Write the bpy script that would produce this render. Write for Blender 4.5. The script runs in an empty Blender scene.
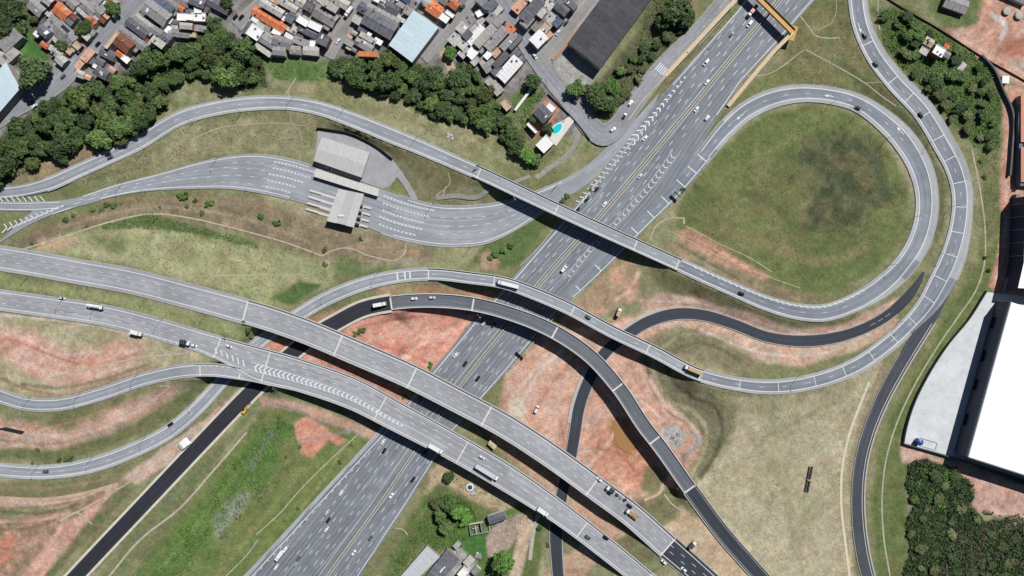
import bpy, math, random
import numpy as np
from mathutils import Vector, Matrix
rng = np.random.default_rng(7)
random.seed(7)
scene = bpy.context.scene
# ------------------------------------------------------------------ camera, sky, sun
S = 0.7                      # metres per photo pixel on the highway level
HC = 493.5                   # camera height in metres
cam_d = bpy.data.cameras.new("camera")
cam_d.sensor_width = 36.0
cam_d.lens = 36.0 * HC / (1024 * S)
cam_d.clip_start = 1.0
cam_d.clip_end = 12000.0
cam = bpy.data.objects.new("camera", cam_d)
scene.collection.objects.link(cam)
cam.location = (0, 0, HC)
cam.rotation_euler = (0, 0, 0)
scene.camera = cam
SUN_EL, SH = math.radians(49), Vector((-0.60, -0.80, 0))      # shadows fall towards SH
world = bpy.data.worlds.new("World"); scene.world = world; world.use_nodes = True
wn = world.node_tree
sky = wn.nodes.new("ShaderNodeTexSky"); sky.sky_type = 'NISHITA'; sky.sun_disc = False
sky.altitude = 1260; sky.air_density = 0.8; sky.dust_density = 0.6; sky.sun_elevation = SUN_EL; sky.sun_rotation = math.atan2(0.60, 0.80)
wn.links.new(sky.outputs[0], wn.nodes['Background'].inputs[0])
wn.nodes['Background'].inputs[1].default_value = 0.05
sun_d = bpy.data.lights.new("sun", 'SUN'); sun_d.energy = 5.0; sun_d.angle = math.radians(0.5)
sun_d.color = (1.0, 0.99, 0.975)
sun = bpy.data.objects.new("sun", sun_d); scene.collection.objects.link(sun)
sun.location = (200, 260, 430)
sun.rotation_euler = Vector((SH.x*math.cos(SUN_EL), SH.y*math.cos(SUN_EL), -math.sin(SUN_EL))).to_track_quat('-Z', 'Y').to_euler()
scene.view_settings.view_transform = 'Standard'; scene.view_settings.look = 'None'
scene.view_settings.exposure = 0.48; scene.view_settings.gamma = 1.0
try: scene.view_settings.use_curve_mapping = False
except Exception: pass

# ------------------------------------------------------------------ helpers
COL = scene.collection
def lin(c):
    c = np.asarray(c, float)/255.0
    return np.where(c <= 0.04045, c/12.92, ((c+0.055)/1.055)**2.4)
KA = 0.62                     # photo colour -> surface albedo
def alb(c): return tuple(float(v)*KA for v in lin(c))
def px2w(x, y, z=0.0):
    k = S*(HC-z)/HC
    return ((x-512)*k, (288-y)*k, z)
def w2px(X, Y, z=0.0):
    k = S*(HC-z)/HC
    return (X/k+512, 288-Y/k)
def mesh(name, verts, faces, mat=None, uvs=None, smooth=False):
    me = bpy.data.meshes.new(name)
    me.from_pydata([tuple(map(float, v)) for v in verts], [], [tuple(int(i) for i in f) for f in faces])
    if mat is not None:
        for m in (mat if isinstance(mat, (list, tuple)) else [mat]): me.materials.append(m)
    if uvs is not None:
        uv = me.uv_layers.new(name="UVMap")
        arr = np.array([uvs[l.vertex_index] for l in me.loops], dtype=np.float32).ravel()
        uv.data.foreach_set('uv', arr)
    if smooth: me.polygons.foreach_set('use_smooth', [True]*len(me.polygons))
    me.update()
    return me
def ob(name, me, parent=None, loc=(0,0,0), rz=0.0, scale=(1,1,1)):
    o = bpy.data.objects.new(name, me); COL.objects.link(o)
    o.location = loc; o.rotation_euler = (0,0,rz); o.scale = scale
    if parent is not None: o.parent = parent
    return o
def tag(o, label=None, cat=None, group=None, kind=None):
    if label: o['label'] = label
    if cat: o['category'] = cat
    if group: o['group'] = group
    if kind: o['kind'] = kind
    return o
def copy_tree(o, parent=None):
    c = o.copy(); COL.objects.link(c); c.parent = parent
    for ch in list(o.children): copy_tree(ch, c)
    return c
class MB:
    def __init__(s): s.v=[]; s.f=[]; s.u=[]
    def quad(s,a,b,c,d):
        n=len(s.v); s.v+= [a,b,c,d]; s.f.append((n,n+1,n+2,n+3))
    def poly(s,pts):
        n=len(s.v); s.v+=list(pts); s.f.append(tuple(range(n,n+len(pts))))
    def box(s,x0,x1,y0,y1,z0,z1,M=None):
        n=len(s.v)
        p=[(x0,y0,z0),(x1,y0,z0),(x1,y1,z0),(x0,y1,z0),(x0,y0,z1),(x1,y0,z1),(x1,y1,z1),(x0,y1,z1)]
        if M is not None: p=[tuple(M@Vector(q)) for q in p]
        s.v+=p
        s.f+=[tuple(n+i for i in f) for f in ((3,2,1,0),(4,5,6,7),(0,1,5,4),(1,2,6,5),(2,3,7,6),(3,0,4,7))]
    def cyl(s,x,y,z0,z1,r0,r1=None,n=10,cap=True):
        r1=r0 if r1 is None else r1
        b=len(s.v)
        for k in range(n):
            a=2*math.pi*k/n; s.v.append((x+r0*math.cos(a),y+r0*math.sin(a),z0))
        for k in range(n):
            a=2*math.pi*k/n; s.v.append((x+r1*math.cos(a),y+r1*math.sin(a),z1))
        for k in range(n):
            j=(k+1)%n; s.f.append((b+k,b+j,b+n+j,b+n+k))
        if cap: s.f.append(tuple(range(b+n,b+2*n))); s.f.append(tuple(range(b+n-1,b-1,-1)))
    def tube(s,p,q,r0,r1,n=6):
        p=Vector(p); q=Vector(q); d=(q-p).normalized()
        a=d.orthogonal().normalized(); c=d.cross(a); b=len(s.v)
        for (o,r) in ((p,r0),(q,r1)):
            for k in range(n):
                t=2*math.pi*k/n; s.v.append(tuple(o+a*r*math.cos(t)+c*r*math.sin(t)))
        for k in range(n):
            j=(k+1)%n; s.f.append((b+k,b+j,b+n+j,b+n+k))
        s.f.append(tuple(range(b+n,b+2*n)))
    def mesh(s,name,mat,smooth=False): return mesh(name,s.v,s.f,mat,smooth=smooth)
    def build(s,name,mat,parent=None,**k): return ob(name,s.mesh(name,mat),parent,**k)
ORD = ['','first','second','third','fourth','fifth','sixth','seventh','eighth','ninth','tenth','eleventh','twelfth','thirteenth','fourteenth','fifteenth','sixteenth','seventeenth','eighteenth','nineteenth','twentieth']
TENS={20:'twenty',30:'thirty',40:'forty',50:'fifty',60:'sixty',70:'seventy',80:'eighty',90:'ninety'}
def nth(n):
    if n<=20: return ORD[n]
    t,u=n//10*10,n%10
    if n>=100: return 'hundred and '+nth(n-100) if n>100 else 'hundredth'
    return TENS[t]+'-'+ORD[u] if u else TENS[t][:-1]+'ieth'

# ------------------------------------------------------------------ materials
def newmat(name):
    m=bpy.data.materials.new(name); m.use_nodes=True
    return m, m.node_tree, m.node_tree.nodes['Principled BSDF']
def N(t,kind,**kw):
    n=t.nodes.new(kind)
    for k,v in kw.items():
        if k.startswith('i_'): n.inputs[k[2:].replace('_',' ')].default_value=v
        else: setattr(n,k,v)
    return n
def simple(name,c,rough=0.8,metal=0.0,var=0.25,scale=0.6,objvar=0.0,bump=0.0,spec=0.3,stain=None):
    """base colour c (photo sRGB) with world-space mottling, optional per-object tone"""
    m,t,b=newmat(name)
    a=alb(c)
    geo=N(t,'ShaderNodeNewGeometry')
    no=N(t,'ShaderNodeTexNoise',i_Scale=scale,i_Detail=5.0,i_Roughness=0.65)
    t.links.new(geo.outputs['Position'],no.inputs['Vector'])
    mr=N(t,'ShaderNodeMapRange'); mr.inputs[1].default_value=0.3; mr.inputs[2].default_value=0.7
    mr.inputs[3].default_value=1-var; mr.inputs[4].default_value=1+var
    t.links.new(no.outputs[0],mr.inputs[0])
    last=mr.outputs[0]
    if objvar:
        oi=N(t,'ShaderNodeObjectInfo')
        m2=N(t,'ShaderNodeMapRange'); m2.inputs[3].default_value=1-objvar; m2.inputs[4].default_value=1+objvar
        t.links.new(oi.outputs['Random'],m2.inputs[0])
        mu=N(t,'ShaderNodeMath',operation='MULTIPLY'); t.links.new(last,mu.inputs[0]); t.links.new(m2.outputs[0],mu.inputs[1]); last=mu.outputs[0]
    mx=N(t,'ShaderNodeVectorMath',operation='SCALE'); mx.inputs[0].default_value=a
    t.links.new(last,mx.inputs['Scale'])
    out=mx.outputs[0]
    if stain is not None:
        n2=N(t,'ShaderNodeTexNoise',i_Scale=0.23,i_Detail=6.0,i_Roughness=0.7); t.links.new(geo.outputs['Position'],n2.inputs['Vector'])
        r2=N(t,'ShaderNodeMapRange'); r2.inputs[1].default_value=0.52; r2.inputs[2].default_value=0.72; r2.inputs[4].default_value=0.7
        t.links.new(n2.outputs[0],r2.inputs[0])
        mm=N(t,'ShaderNodeMix',data_type='RGBA'); t.links.new(r2.outputs[0],mm.inputs['Factor']); t.links.new(out,mm.inputs[6]); mm.inputs[7].default_value=(*alb(stain),1); out=mm.outputs[2]
    t.links.new(out,b.inputs['Base Color'])
    b.inputs['Roughness'].default_value=rough; b.inputs['Metallic'].default_value=metal
    b.inputs['Specular IOR Level'].default_value=spec
    if bump:
        bp=N(t,'ShaderNodeBump',i_Strength=bump,i_Distance=0.15); t.links.new(no.outputs[0],bp.inputs['Height']); t.links.new(bp.outputs[0],b.inputs['Normal'])
    return m
def asphalt(name,c,streak=0.16,patch=0.12,spec=0.25,rough=0.75,seam=None):
    """asphalt with wheel-track streaks along the road (UV in metres: u along, v across)"""
    m,t,b=newmat(name); a=alb(c)
    uv=N(t,'ShaderNodeUVMap',uv_map='UVMap')
    mp=N(t,'ShaderNodeMapping'); mp.inputs['Scale'].default_value=(0.012,0.9,1); t.links.new(uv.outputs[0],mp.inputs[0])
    n1=N(t,'ShaderNodeTexNoise',i_Scale=1.0,i_Detail=4.0,i_Roughness=0.6); t.links.new(mp.outputs[0],n1.inputs['Vector'])
    geo=N(t,'ShaderNodeNewGeometry')
    n2=N(t,'ShaderNodeTexNoise',i_Scale=0.09,i_Detail=7.0,i_Roughness=0.7); t.links.new(geo.outputs['Position'],n2.inputs['Vector'])
    mp3=N(t,'ShaderNodeMapping'); mp3.inputs['Scale'].default_value=(0.05,0.28,1); t.links.new(uv.outputs[0],mp3.inputs[0])
    vo=N(t,'ShaderNodeTexVoronoi',i_Scale=0.55,distance='CHEBYCHEV'); t.links.new(mp3.outputs[0],vo.inputs['Vector'])
    sp=N(t,'ShaderNodeSeparateColor'); t.links.new(vo.outputs['Color'],sp.inputs[0])
    def mr(src,lo,hi,o0,o1):
        r=N(t,'ShaderNodeMapRange'); 
        for i,v in zip((1,2,3,4),(lo,hi,o0,o1)): r.inputs[i].default_value=v
        t.links.new(src,r.inputs[0]); return r.outputs[0]
    def mul(p,q):
        r=N(t,'ShaderNodeMath',operation='MULTIPLY'); t.links.new(p,r.inputs[0]); t.links.new(q,r.inputs[1]); return r.outputs[0]
    sx=N(t,'ShaderNodeSeparateXYZ'); t.links.new(uv.outputs[0],sx.inputs[0])
    mm_=N(t,'ShaderNodeMath',operation='MULTIPLY'); mm_.inputs[1].default_value=2*math.pi/3.55; t.links.new(sx.outputs[1],mm_.inputs[0])
    sn=N(t,'ShaderNodeMath',operation='COSINE'); t.links.new(mm_.outputs[0],sn.inputs[0])
    lane=mr(sn.outputs[0],-1,1,1-streak*.35,1+streak*.35)
    n4=N(t,'ShaderNodeTexNoise',i_Scale=0.9,i_Detail=5.0,i_Roughness=0.75); t.links.new(geo.outputs['Position'],n4.inputs['Vector'])
    grain=mul(lane,mr(n4.outputs[0],.3,.7,.9,1.1))
    f=mul(grain,mul(mul(mr(n1.outputs[0],0.3,0.7,1-streak,1+streak),mr(n2.outputs[0],0.3,0.7,1-patch,1+patch)),mr(sp.outputs[0],0,1,1-patch*0.7,1+patch*0.7)))
    mx=N(t,'ShaderNodeVectorMath',operation='SCALE'); mx.inputs[0].default_value=a; t.links.new(f,mx.inputs['Scale'])
    t.links.new(mx.outputs[0],b.inputs['Base Color'])
    b.inputs['Roughness'].default_value=rough; b.inputs['Specular IOR Level'].default_value=spec
    return m
def foliage(name,c1,c2):
    m,t,b=newmat(name)
    geo=N(t,'ShaderNodeNewGeometry'); oi=N(t,'ShaderNodeObjectInfo')
    ad=N(t,'ShaderNodeVectorMath',operation='ADD'); t.links.new(geo.outputs['Position'],ad.inputs[0]); t.links.new(oi.outputs['Location'],ad.inputs[1])
    no=N(t,'ShaderNodeTexNoise',i_Scale=0.55,i_Detail=3.0); t.links.new(geo.outputs['Position'],no.inputs['Vector'])
    mr=N(t,'ShaderNodeMapRange'); mr.inputs[1].default_value=0.3; mr.inputs[2].default_value=0.7; t.links.new(no.outputs[0],mr.inputs[0])
    mm=N(t,'ShaderNodeMix',data_type='RGBA'); t.links.new(mr.outputs[0],mm.inputs['Factor'])
    mm.inputs[6].default_value=(*alb(c1),1); mm.inputs[7].default_value=(*alb(c2),1)
    m2=N(t,'ShaderNodeMapRange'); m2.inputs[3].default_value=0.62; m2.inputs[4].default_value=1.35; t.links.new(oi.outputs['Random'],m2.inputs[0])
    mx=N(t,'ShaderNodeVectorMath',operation='SCALE'); t.links.new(mm.outputs[2],mx.inputs[0]); t.links.new(m2.outputs[0],mx.inputs['Scale'])
    t.links.new(mx.outputs[0],b.inputs['Base Color']); b.inputs['Roughness'].default_value=0.7
    b.inputs['Specular IOR Level'].default_value=0.25
    return m
def paint(name,c,wear=0.35,scale=1.3,rough=0.6):
    m,t,b=newmat(name); a=alb(c)
    geo=N(t,'ShaderNodeNewGeometry')
    no=N(t,'ShaderNodeTexNoise',i_Scale=scale,i_Detail=6.0,i_Roughness=0.75); t.links.new(geo.outputs['Position'],no.inputs['Vector'])
    mr=N(t,'ShaderNodeMapRange'); mr.inputs[1].default_value=0.45; mr.inputs[2].default_value=0.72; mr.inputs[4].default_value=wear; t.links.new(no.outputs[0],mr.inputs[0])
    mm=N(t,'ShaderNodeMix',data_type='RGBA'); t.links.new(mr.outputs[0],mm.inputs['Factor'])
    mm.inputs[6].default_value=(*a,1); mm.inputs[7].default_value=(*alb((140,140,142)),1)
    t.links.new(mm.outputs[2],b.inputs['Base Color']); b.inputs['Roughness'].default_value=rough
    return m
def gloss(name,c,rough=0.3,metal=0.0,spec=0.5):
    m,t,b=newmat(name); b.inputs['Base Color'].default_value=(*alb(c),1); b.inputs['Roughness'].default_value=rough
    b.inputs['Metallic'].default_value=metal; b.inputs['Specular IOR Level'].default_value=spec
    geo=N(t,'ShaderNodeNewGeometry'); no=N(t,'ShaderNodeTexNoise',i_Scale=2.0); t.links.new(geo.outputs['Position'],no.inputs['Vector'])
    mr=N(t,'ShaderNodeMapRange'); mr.inputs[3].default_value=max(0,rough-0.08); mr.inputs[4].default_value=rough+0.12
    t.links.new(no.outputs[0],mr.inputs[0]); t.links.new(mr.outputs[0],b.inputs['Roughness'])
    return m
M={}
M['hwy']=asphalt('highway_asphalt',(125,129,135),0.32,0.16)
M['ramp']=asphalt('ramp_asphalt',(149,152,157),0.2,0.14)
M['loop']=asphalt('loop_asphalt',(129,134,141),0.2,0.15)
M['deck']=asphalt('deck_asphalt',(157,158,161),0.18,0.13)
M['deckA']=asphalt('old_deck_asphalt',(152,157,160),0.16,0.12)
M['deckC']=asphalt('recent_deck_asphalt',(104,107,113),0.24,0.12)
M['new']=asphalt('new_asphalt',(46,47,55),0.2,0.14)
M['newD']=asphalt('fresh_asphalt',(56,60,68),0.2,0.12)
M['newG']=asphalt('grey_new_asphalt',(72,75,81),0.22,0.14)
M['street']=asphalt('street_asphalt',(144,146,150),0.10,0.16)
M['town']=asphalt('town_street_asphalt',(152,149,146),0.08,0.2)
M['conc']=simple('concrete',(182,178,170),0.85,var=0.14,scale=0.5)
M['concd']=simple('weathered_concrete',(150,148,144),0.9,var=0.2,scale=0.4)
M['kerb']=simple('kerb_concrete',(172,170,166),0.85,var=0.18,scale=0.35)
M['steel']=simple('galvanised_steel',(150,152,155),0.45,metal=0.4,var=0.1)
M['dsteel']=simple('dark_steel',(60,62,66),0.5,metal=0.3,var=0.15)
M['shoulder']=asphalt('shoulder_paving',(166,168,170),0.10,0.14)
M['white']=paint('road_paint_white',(230,231,232),0.62)
M['worn']=paint('road_paint_worn',(206,206,204),0.7)
M['yellow']=paint('road_paint_cream',(210,204,188),0.5)
M['chan']=simple('channel_concrete',(178,168,148),0.9,var=0.22,scale=0.3)
M['dirt']=simple('bare_dirt',(186,160,132),0.95,var=0.2,scale=0.25)
# ------------------------------------------------------------------ road layout (photo pixels of the place's plan; z in metres)
def catmull(pts, step):
    P=np.array(pts,float)
    P=np.vstack([2*P[0]-P[1],P,2*P[-1]-P[-2]])
    out=[]
    for i in range(1,len(P)-2):
        p0,p1,p2,p3=P[i-1],P[i],P[i+1],P[i+2]
        n=max(2,int(np.hypot(*(p2-p1)[:2])/step))
        # centripetal-ish: limit tangents by segment length
        d1=np.hypot(*(p2-p1)[:2]); d0=max(1e-6,np.hypot(*(p1-p0)[:2])); d2=max(1e-6,np.hypot(*(p3-p2)[:2]))
        m1=((p2-p1)/d1*d0+(p1-p0)/d0*d1)/(d0+d1)*d1
        m2=((p3-p2)/d2*d1+(p2-p1)/d1*d2)/(d1+d2)*d1
        for k in range(n):
            t=k/n; t2=t*t; t3=t2*t
            out.append((2*t3-3*t2+1)*p1+(t3-2*t2+t)*m1+(-2*t3+3*t2)*p2+(t3-t2)*m2)
    out.append(P[-2]); return np.array(out)
class Road:
    def __init__(s,key,pts=None,edges=None,bridge=None,joints=(),lift=0.0,step=2.5):
        s.key=key
        if edges is not None:                      # (xl,yl,xr,yr,z)
            Q=catmull(edges,step); s.l=Q[:,:2]; s.r=Q[:,2:4]; s.z=Q[:,4]+lift
            s.c=(s.l+s.r)/2
        else:
            Q=catmull(pts,step); s.c=Q[:,:2]; s.z=Q[:,3]+lift
            t=np.gradient(s.c,axis=0); t/=np.linalg.norm(t,axis=1)[:,None]
            n=np.stack([t[:,1],-t[:,0]],1)
            s.l=s.c+n*Q[:,2:3]/2; s.r=s.c-n*Q[:,2:3]/2
        s.L=np.array([px2w(x,y,z) for (x,y),z in zip(s.l,s.z)])
        s.R=np.array([px2w(x,y,z) for (x,y),z in zip(s.r,s.z)])
        s.C=(s.L+s.R)/2
        s.s=np.concatenate([[0],np.cumsum(np.linalg.norm(np.diff(s.C,axis=0),axis=1))])
        s.w=np.linalg.norm(s.R-s.L,axis=1)
        s.b=None
        if bridge: s.b=tuple(sorted((s.near(bridge[0]),s.near(bridge[1]))))
        s.j=[s.near(p) for p in joints]
    def near(s,p):
        i=np.argmin(np.hypot(s.c[:,0]-p[0],s.c[:,1]-p[1])); return float(s.s[i])
    def at(s,d,off=None,frac=None,dz=0.0):
        """point at arc length d; off = metres right of the centre line, or frac 0..1 from left edge"""
        L=np.array([np.interp(d,s.s,s.L[:,k]) for k in range(3)]); R=np.array([np.interp(d,s.s,s.R[:,k]) for k in range(3)])
        if frac is None: frac=0.5+off/max(1e-3,np.linalg.norm(R-L))
        p=L+(R-L)*frac; p[2]+=dz; return p
    def tan(s,d):
        a=s.at(max(0,d-2),0.0); b=s.at(min(s.s[-1],d+2),0.0); v=b-a; v[2]=0; return v/np.linalg.norm(v)
    def idx(s,a,b):
        ds=[a]+[float(x) for x in s.s if a+0.3<x<b-0.3]+[b]; return ds
    def strip(s,a,b,o0,o1,dz,mb,skirt=0.0):
        """o0,o1: callables or numbers = metres from centre (negative left); appended to mb with UV"""
        f0=o0 if callable(o0) else (lambda d:o0); f1=o1 if callable(o1) else (lambda d:o1)
        n0=len(mb.v); ds=s.idx(a,b)
        for d in ds:
            for k,f in enumerate((f0,f1)):
                o=f(d); p=s.at(d,o,dz=dz); mb.v.append(tuple(p)); mb.u.append((d,o))
            if skirt:
                for f in (f0,f1):
                    o=f(d); p=s.at(d,o,dz=dz-skirt); mb.v.append(tuple(p)); mb.u.append((d,o))
        m=4 if skirt else 2
        for i in range(len(ds)-1):
            q=n0+i*m
            mb.f.append((q,q+1,q+m+1,q+m))
            if skirt:
                mb.f.append((q+2,q,q+m,q+m+2)); mb.f.append((q+1,q+3,q+m+3,q+m+1))
                mb.f.append((q+3,q+2,q+m+2,q+m+3))
        if skirt:
            q=n0; mb.f.append((q,q+2,q+3,q+1)); q=n0+(len(ds)-1)*m; mb.f.append((q,q+1,q+3,q+2))
    def hw(s,d): return float(np.interp(d,s.s,s.w))/2

RD={}
def R_(key,**k): RD[key]=Road(key,**k); return RD[key]
# the highway: left and right pavement edges row by row
hl=[(768,-30),(744,0),(737,10),(704,47),(672,83),(632,134),(579,201),(559,224),(514,276),(476,318),(433,370),(382,432),(319,500),(256,568),(214,612)]
hr=[(840,-30),(815,0),(807,9),(775,46),(742,82),(712,126),(668,197),(642,224),(594,276),(552,318),(508,370),(453,432),(410,500),(366,567),(338,610)]
hm=[(800,-25),(776,4),(769,13),(738,50),(711,83),(673,129),(610,204),(592,225),(546,276),(513,318),(471,370),(427,432),(381,500),(331,569),(302,610)]
R_('H',edges=[(b[0],b[1],a[0],a[1],0.0) for a,b in zip(hl,hr)],lift=0.12)
Hm=catmull([(x,y) for x,y in hm],2.5)
R_('F',edges=[(40,204,-6,246,2.6),(75,198,37,221,2.6),(112,186,87,203.5,2.5),(162,173,137,192,2.4),(212,159.5,187,188.5,2.2),(256,154.5,232,188.5,2.1),(293,160,270,194.5,2.0),(325,170,305,204,1.9),(381,189,362,225,1.8),(411,199,396,238,1.6),(436,205,431,245,1.4),(468,206,468,246,1.1),(506,201,500,238,.8),(537,191,537,217,.5),(582,169,560,201,.25),(612,143,592,180,.12),(640,114,632,135,.1),(660,92,655,104,.1)],lift=0.14)
R_('F2',pts=[(-60,203,9,2.6),(0,206,9,2.6),(40,206,9,2.6),(75,203,8,2.55),(100,197,7,2.5)],lift=0.15)
R_('A',pts=[(-60,192,12,2.6),(0,193,11.5,2.8),(30,189,12,3),(48,184,13,3.2),(80,170,13,3.5),(100,161,13,3.8),(136,144,14,3.8),(183,117,14,4.1),(222,107,13.5,4.2),(256,103,13.5,4.4),(288,103,12.5,4.6),(318,108,13,4.8),(356,121,14,5.2),(393,136,14.5,6),(414,144.5,14,6.7),(458,163.5,13,7.7),(493,179,13,8.2),(512,188,13,8.3),(550,206,12.7,8.5),(600,229,12.7,8.5),(638,246,12.7,8.4),(680,265,12.7,8.2),(731,288,13,7.8),(768,303.5,14,7.5),(795,311,15,7.2),(822,313,16,6.8),(856,302,17,6.3),(884,285,20,5.8),(908,261,21,5.4),(919,242,21.5,5.2),(926,219,21.5,5.1),(927,194,22,5),(921,169,23,4.8),(904,140,23,4.3),(883,119.5,20,3.8),(859,103.5,17,3.2),(828,95,16,2.5),(793,94,17,1.8),(768,100,18,1.2),(745,112,18,.7),(725,130,17,.2),(702,158,15,.1),(674,191,14,.05),(640,225,13,.02),(600,266,12,0),(578,288,10,0),(556,310,6,0)],
   bridge=((474,171),(680,264)),joints=[(288,103),(480,173),(557,209),(636,245),(678,263)],lift=0.16)
R_('B',pts=[(860,-40,18,4.6),(858,0,18,4.6),(861.5,23,18,4.7),(874,52,19,4.8),(894,79,20,5),(923,110,21,5.3),(944,144,21.5,5.6),(956,167,21,6),(962,190,20,6),(962.5,207,19.5,6),(960,230,21,6),(953.5,256,24,6),(942,282,25,6),(926,307,20,6.2),(911,323,16.5,6.3),(887,345,16,6.6),(856,366,15.5,7),(815,381,14.5,7.4),(768,387,13.5,7.8),(735,383.5,12.5,8),(698,374,12.5,8.3),(655,352,12.5,8.6),(611,331,12.5,8.7),(566,307,12.5,8.7),(523,289,12.5,8.6),(512,285,12.3,8.6),(468,277.5,12,8.2),(431,274,12,7.5),(410,275,12,6.8),(380,279.5,12.5,5.8),(350,288.5,13,4.6),(322,301,13,3.4),(300,314,12.5,2.5),(280,327,12,1.8),(262,340,12,1.2),(240,361,12,.8),(222,381,12.5,.8),(200,405,13,1),(170,431,13.5,1.5),(131,451,14,2),(88,466,14,2.5),(47,472,13,3),(0,470,13,3),(-60,462,13,3)],
   bridge=((428,274),(702,375)),joints=[(428,274),(495,281),(572,310),(648,350),(700,375)],lift=0.13)
R_('V1',pts=[(-60,248,24,8.6),(0,258,24,8.6),(25,262,24,8.6),(75,271,24,8.6),(130,281,24,8.6),(185,295,24,8.7),(240,310,24.5,8.8),(258,315,24.5,8.8),(305,331,24.5,9),(355,352,24.5,9),(410,376,24.5,9.2),(457,400,24,9.2),(507,427,24,9.2),(553,457,24,9.1),(597,489,24,9),(632,515,24,8.9),(668,547,24,8.8),(698,573,23,8.6),(740,612,23,8.5)],
   bridge=((246,311),(668,547)),joints=[(246,311),(340,344),(413,378),(486,415),(592,486),(668,547)],lift=0.12)
R_('V2',pts=[(-60,292,20,8.6),(0,300,20,8.6),(50,307,20,8.6),(112,317,20,8.6),(162,330,20.5,8.6),(205,343,21,8.6),(232,353,26,8.6),(256,363,33,8.7),(306,377,32,8.8),(356,395,31,8.9),(396,416,29,9),(456,448,27,9.1),(512,481,26,9.1),(562,514.5,22.5,9),(612,553,21,8.9),(650,584,20,8.8),(680,610,20,8.8)],
   bridge=((217,347),(646,581)),joints=[(217,347),(266,366),(380,408),(463,452),(582,529),(646,580)],lift=0.12)
R_('E',pts=[(-60,372,12,7),(0,396,13,7.4),(25,403.5,12.5,7.5),(56,404.5,12,7.7),(100,394,12,8),(145,379,12,8.3),(180,371.5,12.5,8.5),(215,370,13,8.6),(240,373.5,12,8.6),(256,377,10,8.63),(272,382.5,7,8.65)],
   bridge=((196,370),(272,382.5)),joints=[(200,370),(240,373.5)],lift=0.10)
R_('C',pts=[(50,604,14,1),(76,576,14,1),(144,504,14,1),(212,432,14,.9),(233,410,14,.8),(258,385,14,.8),(297,349,14,1.4),(318,333,14,2.4),(337,322,14,3.6),(363,309,14,5.4),(391,303,14,7),(431,300.5,14,8),(473,304,14,8.6),(512,314,14,9),(555,332,14.5,9.4),(590,356,14.5,9.6),(618,387,14.5,9.6),(647,430,14.5,9.4),(655,440,14.5,9.3),(690,489,14.5,8.8),(721,531,14.5,8.4),(762,578,14.5,8),(790,610,14.5,8)],
   bridge=((392,303),(690,489)),joints=[(392,303),(473,304),(555,332),(618,387),(655,440),(690,489)],lift=0.10)
R_('D',pts=[(924,272,2,5.6),(918,283,6,5.55),(906,299,10,5.4),(888,315,10,5),(855,332,10,4.2),(815,340.5,11,3.4),(768,337,10,2.6),(732,323.5,10,2),(702,315,10.5,1.6),(675,314,11,1.2),(650,321,11,.8),(628,334,11,.5),(604,354,11,.3),(589,380,11,.15),(579,408,11,0),(575,432,11,0),(570,460,11,0),(562,494,11,0),(556,532,12,0),(557,560,11,.2),(562,610,11,.5)],lift=0.10)
R_('G',pts=[(946,292,8,6),(934,312,12,6),(918,337,13,5.9),(898,370,13,5.7),(882,400,12.5,5.5),(869,432,12,5.2),(861,463,12,5),(858,498,12,4.8),(860,535,12.5,4.5),(868,576,12.5,4.2),(880,612,12.5,4)],lift=0.09)
R_('S4',pts=[(486,-30,14,2.2),(502,2,14,2.2),(514,22,14,2.2),(533,53,14,2),(554,82,14,1.8),(577,110,14,1.4),(592,128,17,1),(603,135,18,.9),(616,128,16,.8),(630,109,15,.7),(663,67,15,.6),(699,32,15,.5),(724,3,15,.5),(750,-28,15,.5)],lift=0.10)
R_('S5',pts=[(612,-28,13,2.3),(590,1,13,2.3),(568,29,14,2.2),(550,52,14,2.1),(541,62,12,2.0)],lift=0.09)
R_('S1',pts=[(165,-28,13,2.2),(137,2,13,2.2),(100,40,13,2.2),(78,62,14,2.2),(62,79,16,2.2),(42,92,18,2.2),(18,106,15,2.2),(-30,140,12,2.2)],lift=0.09)
R_('S2',pts=[(388,-28,12,2.3),(365,0,12,2.3),(348,23,12,2.3),(334,41,14,2.3),(325,56,16,2.3)],lift=0.09)
R_('S3',pts=[(498,-26,14,2.3),(476,2,14,2.3),(457,24,14,2.3),(440,42,13,2.2),(424,60,10,2.1)],lift=0.08)
R_('S6',pts=[(285,-28,11,2.3),(262,0,11,2.3),(244,18,13,2.3),(236,26,14,2.3)],lift=0.08)

# ------------------------------------------------------------------ terrain heights (harmonic fill between the roads' levels)
TX0,TX1,TY0,TY1,TS=-75.0,1100.0,-60.0,640.0,3.0
gx=np.arange(TX0,TX1+0.1,TS); gy=np.arange(TY0,TY1+0.1,TS)
GXp,GYp=np.meshgrid(gx,gy)
fix=np.full(GXp.shape,np.inf)
for k,r in RD.items():
    for i in range(len(r.s)):
        if r.b and r.b[0]+5<r.s[i]<r.b[1]-5: continue
        x,y=w2px(r.C[i,0],r.C[i,1]); rad=r.w[i]/2/S+3.2
        if k in('H',): rad=np.hypot(*(r.l[i]-r.r[i]))/2*0.8+2.5
        if k in('F',): rad=np.hypot(*(r.l[i]-r.r[i]))/2*0.92+2.5
        i0=max(0,int((x-rad-TX0)/TS)); i1=min(len(gx),int((x+rad-TX0)/TS)+2)
        j0=max(0,int((y-rad-TY0)/TS)); j1=min(len(gy),int((y+rad-TY0)/TS)+2)
        if i0>=i1 or j0>=j1: continue
        sub=(GXp[j0:j1,i0:i1]-x)**2+(GYp[j0:j1,i0:i1]-y)**2<rad*rad
        v=fix[j0:j1,i0:i1]; v[sub]=np.minimum(v[sub],r.z[i]-0.42)
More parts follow.
